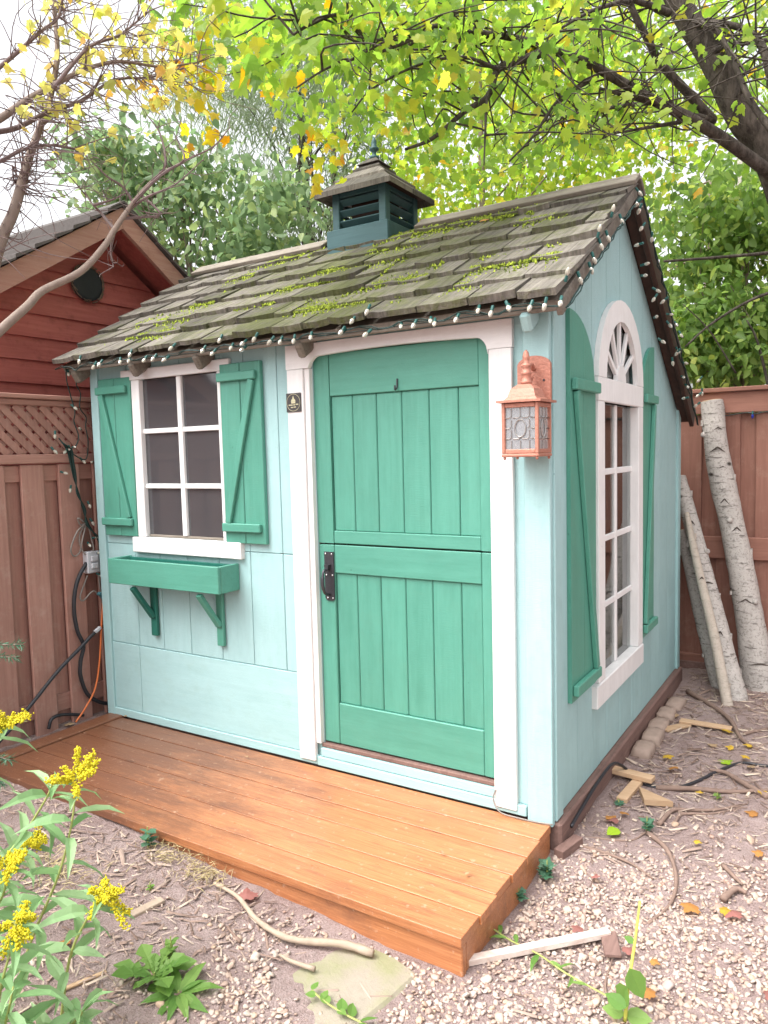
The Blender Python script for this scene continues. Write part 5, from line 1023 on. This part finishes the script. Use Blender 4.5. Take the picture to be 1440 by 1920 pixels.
cloud('crown', 'maple', P[rk[160:]], s[rk[160:]], D[rk[160:]], Nn[rk[160:]], YELM, YM)
for i in rk[:160]: leafobj(YMLS[i % 3], P[i], D[i], Nn[i], s[i], YM)
# orange and yellow hanging sprays near the cupola (part of the big maple)
for (u, v, t, k) in ((385, 140, 3.0, 26), (390, 235, 3.0, 16), (612, 275, 3.0, 18), (600, 318, 3.0, 9), (350, 90, 3.0, 20)):
    c = at(u, v, t); P = c+rng.normal(0, .045, (k, 3))*np.array([1, 1, 1.5]); cloud('yellow_spray', 'maple', P, rng.uniform(.034, .060, k), rdirs(k, 1.2), rnorm(k), SPRAY, MT)
# bare grey branch that crosses the red gable
BBR = thing('bare_branch_tree', 'grey twiggy branch reaching across the red gable from the left', 'tree', (-2.15, -1.6, -.1))
main = [at(-80, 700, 2.35), at(0, 620, 2.4), at(50, 575, 2.45), at(80, 545, 2.5), at(150, 510, 2.55), at(195, 462, 2.6), at(215, 430, 2.62), at(250, 380, 2.66), at(285, 340, 2.7), at(320, 318, 2.75), at(365, 290, 2.8)]
P = spline([np.array((-2.15, -1.6, -.2)), at(-420, 1250, 2.3), at(-230, 850, 2.3)]+main, 5); Bt = build('trunk', MB().tube(P, list(np.interp(np.linspace(0, 1, len(P)), [0, .3, .72, .9, 1], [.03, .015, .0095, .004, .0015])), 9), BARK2, BBR, True)
subs = [[(215, 430), (190, 400), (175, 385), (160, 365), (130, 330)], [(250, 380), (230, 350), (200, 330), (170, 300)], [(285, 340), (310, 310), (300, 250), (275, 215)], [(250, 380), (300, 330), (350, 300), (400, 275), (430, 240)], [(265, 365), (300, 400), (260, 395)], [(215, 432), (208, 470), (213, 500)], [(240, 395), (275, 370), (330, 345), (380, 300)], [(175, 385), (210, 375), (240, 360)], [(300, 325), (345, 300), (330, 260)], [(230, 410), (300, 405), (270, 408)]]
tw = MB()
for s_ in subs:
    Q = spline([at(u, v, 2.68+rng.normal(0, .04)) for u, v in s_], 4); tw.tube(Q, list(np.linspace(.006, .0018, len(Q))), 5)
    for _ in range(9):
        p = Q[rng.integers(2, len(Q))]; d = rng.normal(0, 1, 3)+CU*.5; d /= np.linalg.norm(d); L = rng.uniform(.04, .13); tw.tube(spline([p, p+d*L*.5+rng.normal(0, .012, 3), p+d*L+rng.normal(0, .01, 3)], 3), list(np.linspace(.0018, .0006, 7)), 4)
build('twigs', tw, PURTW, Bt)
# ------------------------------------------------------------------ goldenrod and weeds
GLMS = [leafmesh('lance', GOLDL, bend=b) for b in ((0, .1, 0, 1.), (-.3, .5, .1, .9), (.15, .7, -.1, .8), (-.5, .2, .2, 1.1))]; GP = 'goldenrod plants at the left of the deck'
def goldenrod(label, pts, nl, Ls, flower=None, fdir=(0, 0, 1), nf=170, fr=.035, seed=0):
    R = np.random.default_rng(seed); base = np.array(pts[0]); nl = int(nl*1.15); t = thing('goldenrod_plant', label, 'plant', base); P = spline(pts, 6); n = len(P); build('stem', MB().tube(P, list(np.linspace(.0045, .0022, n)), 6), STEM, t, True)
    for k in range(nl):
        f = .25+.75*k/max(1, nl-1); i = min(n-2, int(f*(n-1))); p = np.array(P[i]); ax = np.array(P[i+1])-p; ax /= np.linalg.norm(ax); a = k*2.4+R.uniform(-.3, .3)
        s1_ = np.cross(ax, [0, 1, .2]); s1_ /= np.linalg.norm(s1_); s2_ = np.cross(ax, s1_); d = math.cos(a)*s1_+math.sin(a)*s2_+ax*R.uniform(.15, .6); leafobj(GLMS[k % 4], p, d, ax+R.normal(0, .2, 3), Ls*1.18*R.uniform(.7, 1.15)*(1-.35*max(0, f-.75)/.25), t)
    if flower is not None:
        c = np.array(P[-1]); fr = fr*1.25; fd = np.array(fdir, float); fd /= np.linalg.norm(fd); m_ = MB(); pts_ = []
        for b in range(9):
            a = b*2.4; o = np.array([math.cos(a), math.sin(a), 0])*R.uniform(.5, 1)*fr+fd*R.uniform(-.4, 1.1)*fr; e = c+o*1.2-np.array([0, 0, .2*fr]); m_.tube([c, c+o*.6, e], [.0014, .001, .0006], 4)
            pts_ += [c+o*(.3+1.0*u)+R.normal(0, .0045, 3) for u in R.random(int(nf*3.2)//9)]
        build('flower_stalk', m_, STEM, t); A = np.array(pts_); V, F = ico(1); sc = R.uniform(.0016, .0034, len(A)); W3 = A[:, None]+V[None]*sc[:, None, None]*(1+.3*R.normal(0, 1, (len(A), len(V), 1)))
        kind(npmesh('flower_head', W3.reshape(-1, 3), (F[None]+(np.arange(len(A))*len(V))[:, None, None]).reshape(-1, 3), GOLDF, t, False, c), 'stuff')
    return t
def gpl(px, t): return [np.array([*ong(*px[0])[:2], float(gh(*ong(*px[0])[:2]))-.005])]+[at(u, v, t) for u, v in px[1:]]
goldenrod('goldenrod with the tallest round yellow flower head before the deck end', gpl([(20, 1880), (60, 1760), (110, 1640), (135, 1540), (142, 1462)], 2.0), 15, .105, 1, (.1, 0, 1), 420, .05, 1)
goldenrod('goldenrod with a flower head drooping over the bare soil', gpl([(110, 1950), (130, 1800), (165, 1720), (195, 1672)], 1.9), 15, .10, 1, (.35, 0, -1.2), 300, .042, 2)
goldenrod('goldenrod with a flower spike cut by the left frame edge', gpl([(-60, 1900), (-40, 1760), (5, 1680), (12, 1625)], 1.9), 12, .11, 1, (-.1, 0, 1), 300, .045, 3)
goldenrod('goldenrod with a low flower cluster among the nearest leaves', gpl([(-20, 1990), (0, 1860), (20, 1780), (28, 1728)], 1.75), 12, .11, 1, (.2, 0, -.6), 260, .042, 4)
goldenrod('goldenrod with a small flower tuft behind the tallest stem', gpl([(-70, 1790), (-20, 1690), (30, 1620), (58, 1580)], 2.25), 12, .10, 1, (.3, 0, .3), 180, .035, 5)
goldenrod('goldenrod with broad leaves and no flower arching towards the deck', gpl([(-100, 1740), (-20, 1640), (40, 1570), (85, 1500), (98, 1470)], 2.1), 14, .11, None, seed=6)
goldenrod('goldenrod with a yellow spike beside the black hose', gpl([(-160, 1680), (-90, 1540), (-30, 1420), (8, 1358)], 2.2), 14, .11, 1, (.5, 0, .3), 220, .04, 7)
goldenrod('young goldenrod rosette of long leaves in the near corner', gpl([(90, 2010), (110, 1950), (150, 1905), (152, 1895)], 1.8), 14, .12, None, seed=8)
goldenrod('leafy goldenrod shoot beneath the low flower cluster', gpl([(-10, 2060), (0, 1960), (15, 1900), (25, 1850)], 1.7), 14, .12, None, seed=9)
def rosette(name, label, U, V, kd, mat, n, Ls, up, seed, stem=0):
    R = np.random.default_rng(seed); b = np.array(ong(U, V)); b[2] = gh(b[0], b[1])+.004; t = thing(name, label, 'plant', b); me = leafmesh(kd, mat); build('stem', MB().tube([b, b+np.array([0, 0, .02+stem])], [.004, .002], 5), STEM, t)
    for k in range(n):
        a = k*2.4+R.uniform(-.4, .4); h = stem*(k/n); leafobj(me, b+np.array([0, 0, .008+h]), (math.cos(a), math.sin(a), R.uniform(.1, up)), (R.normal(0, .25), R.normal(0, .25), 1), Ls*R.uniform(.55, 1.1), t)
    return t
rosette('dandelion', 'ragged dandelion rosette on the soil before the flagstone', 290, 1838, 'lobed', WEED, 17, .12, .7, 1); rosette('dandelion', 'flat narrow leaved weed beside the ragged dandelion', 335, 1872, 'lance', WEED, 16, .13, .5, 2)
rosette('upright_weed', 'small upright weed sprouting behind the dandelion', 322, 1800, 'ovate', WEED, 9, .035, .8, 3, .05); rosette('small_seedling', 'glossy green seedling growing against the deck fascia', 278, 1590, 'ovate', IVY, 14, .045, .5, 4, .06)
rosette('ivy_sprig', 'blue green ivy sprig growing by the deck corner near the timber chunk', 1026, 1650, 'maple', IVY, 13, .042, .9, 5, .05); rosette('ivy_sprig', 'low ivy sprig at the foot of the deck side', 972, 1688, 'maple', IVY, 9, .042, .6, 6, .02)
rosette('ivy_sprig', 'small ivy sprig between the wood wedge and the lime leaf', 1213, 1560, 'maple', IVY, 10, .035, .7, 7, .04); rosette('ivy_sprig', 'tiny ivy sprig under the crossed offcuts', 1160, 1512, 'maple', IVY, 7, .03, .5, 8, .01)
rosette('low_weed', 'tiny green weed on the soil below the dry grass', 282, 1672, 'ovate', WEED, 9, .018, .6, 9, .01); rosette('low_weed', 'tiny grass green weed among the roots', 1345, 1500, 'ovate', WEED, 8, .025, .6, 10, .01)
tm = thing('tall_weed_stem', 'broken yellow green weed stem with hanging leaves in the gravel', 'plant', ong(1172, 1915)); sb_ = np.array(ong(1172, 1915)); tp = [sb_, at(1178, 1850, 1.98), at(1190, 1770, 2.0), at(1200, 1690, 2.02)]
build('stem', MB().tube(spline(tp, 6), list(np.linspace(.0055, .003, 19)), 7), plain('yellow_stem', (.50, .50, .09), .6), tm, True); wl = leafmesh('ovate', WEED)
for p, d, s in ((at(1180, 1815, 1.98), (.5, 0, -1), .085), (at(1176, 1850, 1.97), (-.4, .2, -1), .085), (at(1175, 1890, 1.97), (-.8, 0, .3), .06), (at(1190, 1768, 2.0), (-.8, 0, .3), .03), (sb_+np.array([0, 0, .02]), (1, .1, .1), .07), (sb_+np.array([0, 0, .02]), (-1, -.3, .2), .06)): leafobj(wl, p, d, (0, -.6, .8), s, tm)
def sprig(label, pxs, kd, mat, n, Ls, seed):
    R = np.random.default_rng(seed); P = spline([np.array(ong(*p))+np.array([0, 0, .018]) for p in pxs], 5); t = thing('cut_sprig', label, 'sprig', P[0]); build('stem', MB().tube(P, .0028, 5), STEM, t); me = leafmesh(kd, mat)
    for k in range(n):
        p = P[int((k+.5)/n*len(P))]; a = R.uniform(0, 6.28); leafobj(me, p, (math.cos(a), math.sin(a), .2), (R.normal(0, .3), R.normal(0, .3), 1), Ls*R.uniform(.7, 1.2), t)
sprig('wilted green sprig lying over the white edged strip', [(925, 1752), (960, 1775), (1010, 1800), (1060, 1835), (1140, 1880)], 'lance', WEED, 11, .06, 1); sprig('wilted green sprig lying on the mossy flagstone', [(585, 1868), (610, 1890), (650, 1915), (690, 1935)], 'ovate', WEED, 9, .045, 2)
# spruce tip at the left edge
sp = thing('spruce_sapling', 'blue green spruce sapling tips at the left frame edge', 'tree', (-2.45, -1.0, -.05)); sp0 = np.array((-2.45, -1.0, -.1)); build('trunk', MB().tube(spline([sp0, at(-90, 1300, 2.75), at(-60, 1150, 2.75)], 5), list(np.linspace(.016, .006, 11)), 6), BARK2, sp, True)
for a, b in (((-80, 1210), (42, 1208)), ((-80, 1230), (30, 1232)), ((-80, 1400), (20, 1425)), ((-70, 1440), (8, 1470))):
    A_, B_ = at(*a, 2.75), at(*b, 2.7); build('branch', MB().tube([A_, B_], [.004, .0015], 5), BARK2, sp); n = 150; f = rng.random(n); P = A_+(B_-A_)*f[:, None]; dr = (B_-A_)/np.linalg.norm(B_-A_)+rng.normal(0, .6, (n, 3)); cloud('needles', 'needle', P, rng.uniform(.025, .035, n), dr, rnorm(n), IVY, sp)
# ------------------------------------------------------------------ fallen leaves
FM = {k: (leafmesh('maple', FL[k]), leafmesh('ovate', FL[k])) for k in FL}
def fallen(col, U, V, s, where, sh=0, deck=False, seed=None):
    p = on(U, V, 2, .002) if deck else ong(U, V, .012); a = rng.uniform(0, 6.28)
    o = inst('fallen_leaf', FM[col][sh], lmat(p+np.array([0, 0, .008]), (math.cos(a), math.sin(a), .12), (rng.normal(0, .2), rng.normal(0, .2), 1), s)); return tag(o, f'{col} fallen leaf {where}', 'leaf', 'fallen leaves about the shed')
for col, U, V, s, w_ in (('yellow', 1250, 1418, .05, 'between the hose and the first stone block'), ('yellow', 1362, 1370, .05, 'at the end of the flat board scrap'), ('yellow', 1410, 1400, .045, 'beside the snaking dark root'), ('yellow', 1400, 1420, .04, 'just above the green lobed leaf'), ('yellow', 1302, 1580, .03, 'on the border of soil and gravel'), ('yellow', 1350, 1710, .045, 'on the gravel touching a red leaf'), ('yellow', 1310, 1490, .03, 'right under the thick level root'), ('yellow', 1375, 1405, .04, 'near the tip of the snaking root'), ('yellow', 1425, 1490, .04, 'where roots cross at the soil edge'),
        ('orange', 1300, 1700, .06, 'flat on open gravel, the largest there'), ('orange', 1420, 1530, .05, 'on bare soil below the forked root'), ('orange', 1142, 1540, .05, 'close to the base beam near the lime leaf'), ('orange', 1265, 1440, .05, 'beside the hose bend'), ('orange', 1228, 1868, .05, 'beside the broken weed stem in the gravel'), ('orange', 1430, 1605, .04, 'on gravel beside the short root'), ('orange', 1220, 1805, .03, 'tiny, past the end of the white edged strip'), ('orange', 1165, 1525, .04, 'between the lime leaf and the offcuts'),
        ('red', 1380, 1712, .06, 'on gravel beside the stubby root knuckle'), ('red', 1435, 1870, .07, 'large, lying alone on near gravel'), ('red', 1088, 1742, .04, 'just behind the white edged strip'), ('red', 1158, 1540, .04, 'on soil near the crossed offcuts'), ('red', 1172, 1790, .04, 'next to the brown wood chip'), ('red', 1115, 1650, .03, 'on gravel near the ivy sprig'),
        ('tan', 1240, 1310, .06, 'curled on the last stone block'), ('tan', 1270, 1345, .05, 'at the short pale scrap'), ('tan', 1400, 1440, .05, 'under the hose by the roots'), ('tan', 1330, 1400, .05, 'on open soil before the birch logs')):
    fallen(col, U, V, s, w_)
fallen('lime', 1160, 1558, .075, 'lying on the soil near the deck corner', 1); fallen('red', 462, 1690, .07, 'propped against the deck fascia'); fallen('orange', 128, 1765, .05, 'on the soil below the goldenrod')
for U, V, w_ in ((232, 1345, 'crumb on the deck by the left corner board'), (830, 1605, 'crumb on the deck before the right door jamb'), (880, 1640, 'crumb on the outer deck board'), (462, 1420, 'crumb on the deck under the window box'), (620, 1500, 'crumb on the deck before the left door jamb')): fallen('tan', U, V, .022, w_, 1, True)
for U, V, w_ in ((128, 1362, 'by the bent black cable at the fence foot'), (15, 1395, 'under the slanting black hose'), (150, 1345, 'where the orange cord meets the deck')): fallen('tan', U, V, .05, w_)
tag(inst('fallen_leaf', FM['lime'][0], lmat(ong(1350, 1432)+np.array([0, 0, .01]), (.6, .6, .1), (0, .1, 1), .07)), 'green lobed leaf lying by the hose and roots', 'leaf')
rl = on(898, 409, 1, .70); tag(inst('fallen_leaf', FM['orange'][1], lmat(np.array((rl[0], .70, EZ+(RZ-EZ)*(.70-EY)/(RY-EY)+.05)), (1, .3, .2), (0, -.5, .85), .05)), 'curled orange leaf lying on the shakes near the ridge', 'leaf')
print('objects', len(bpy.data.objects))
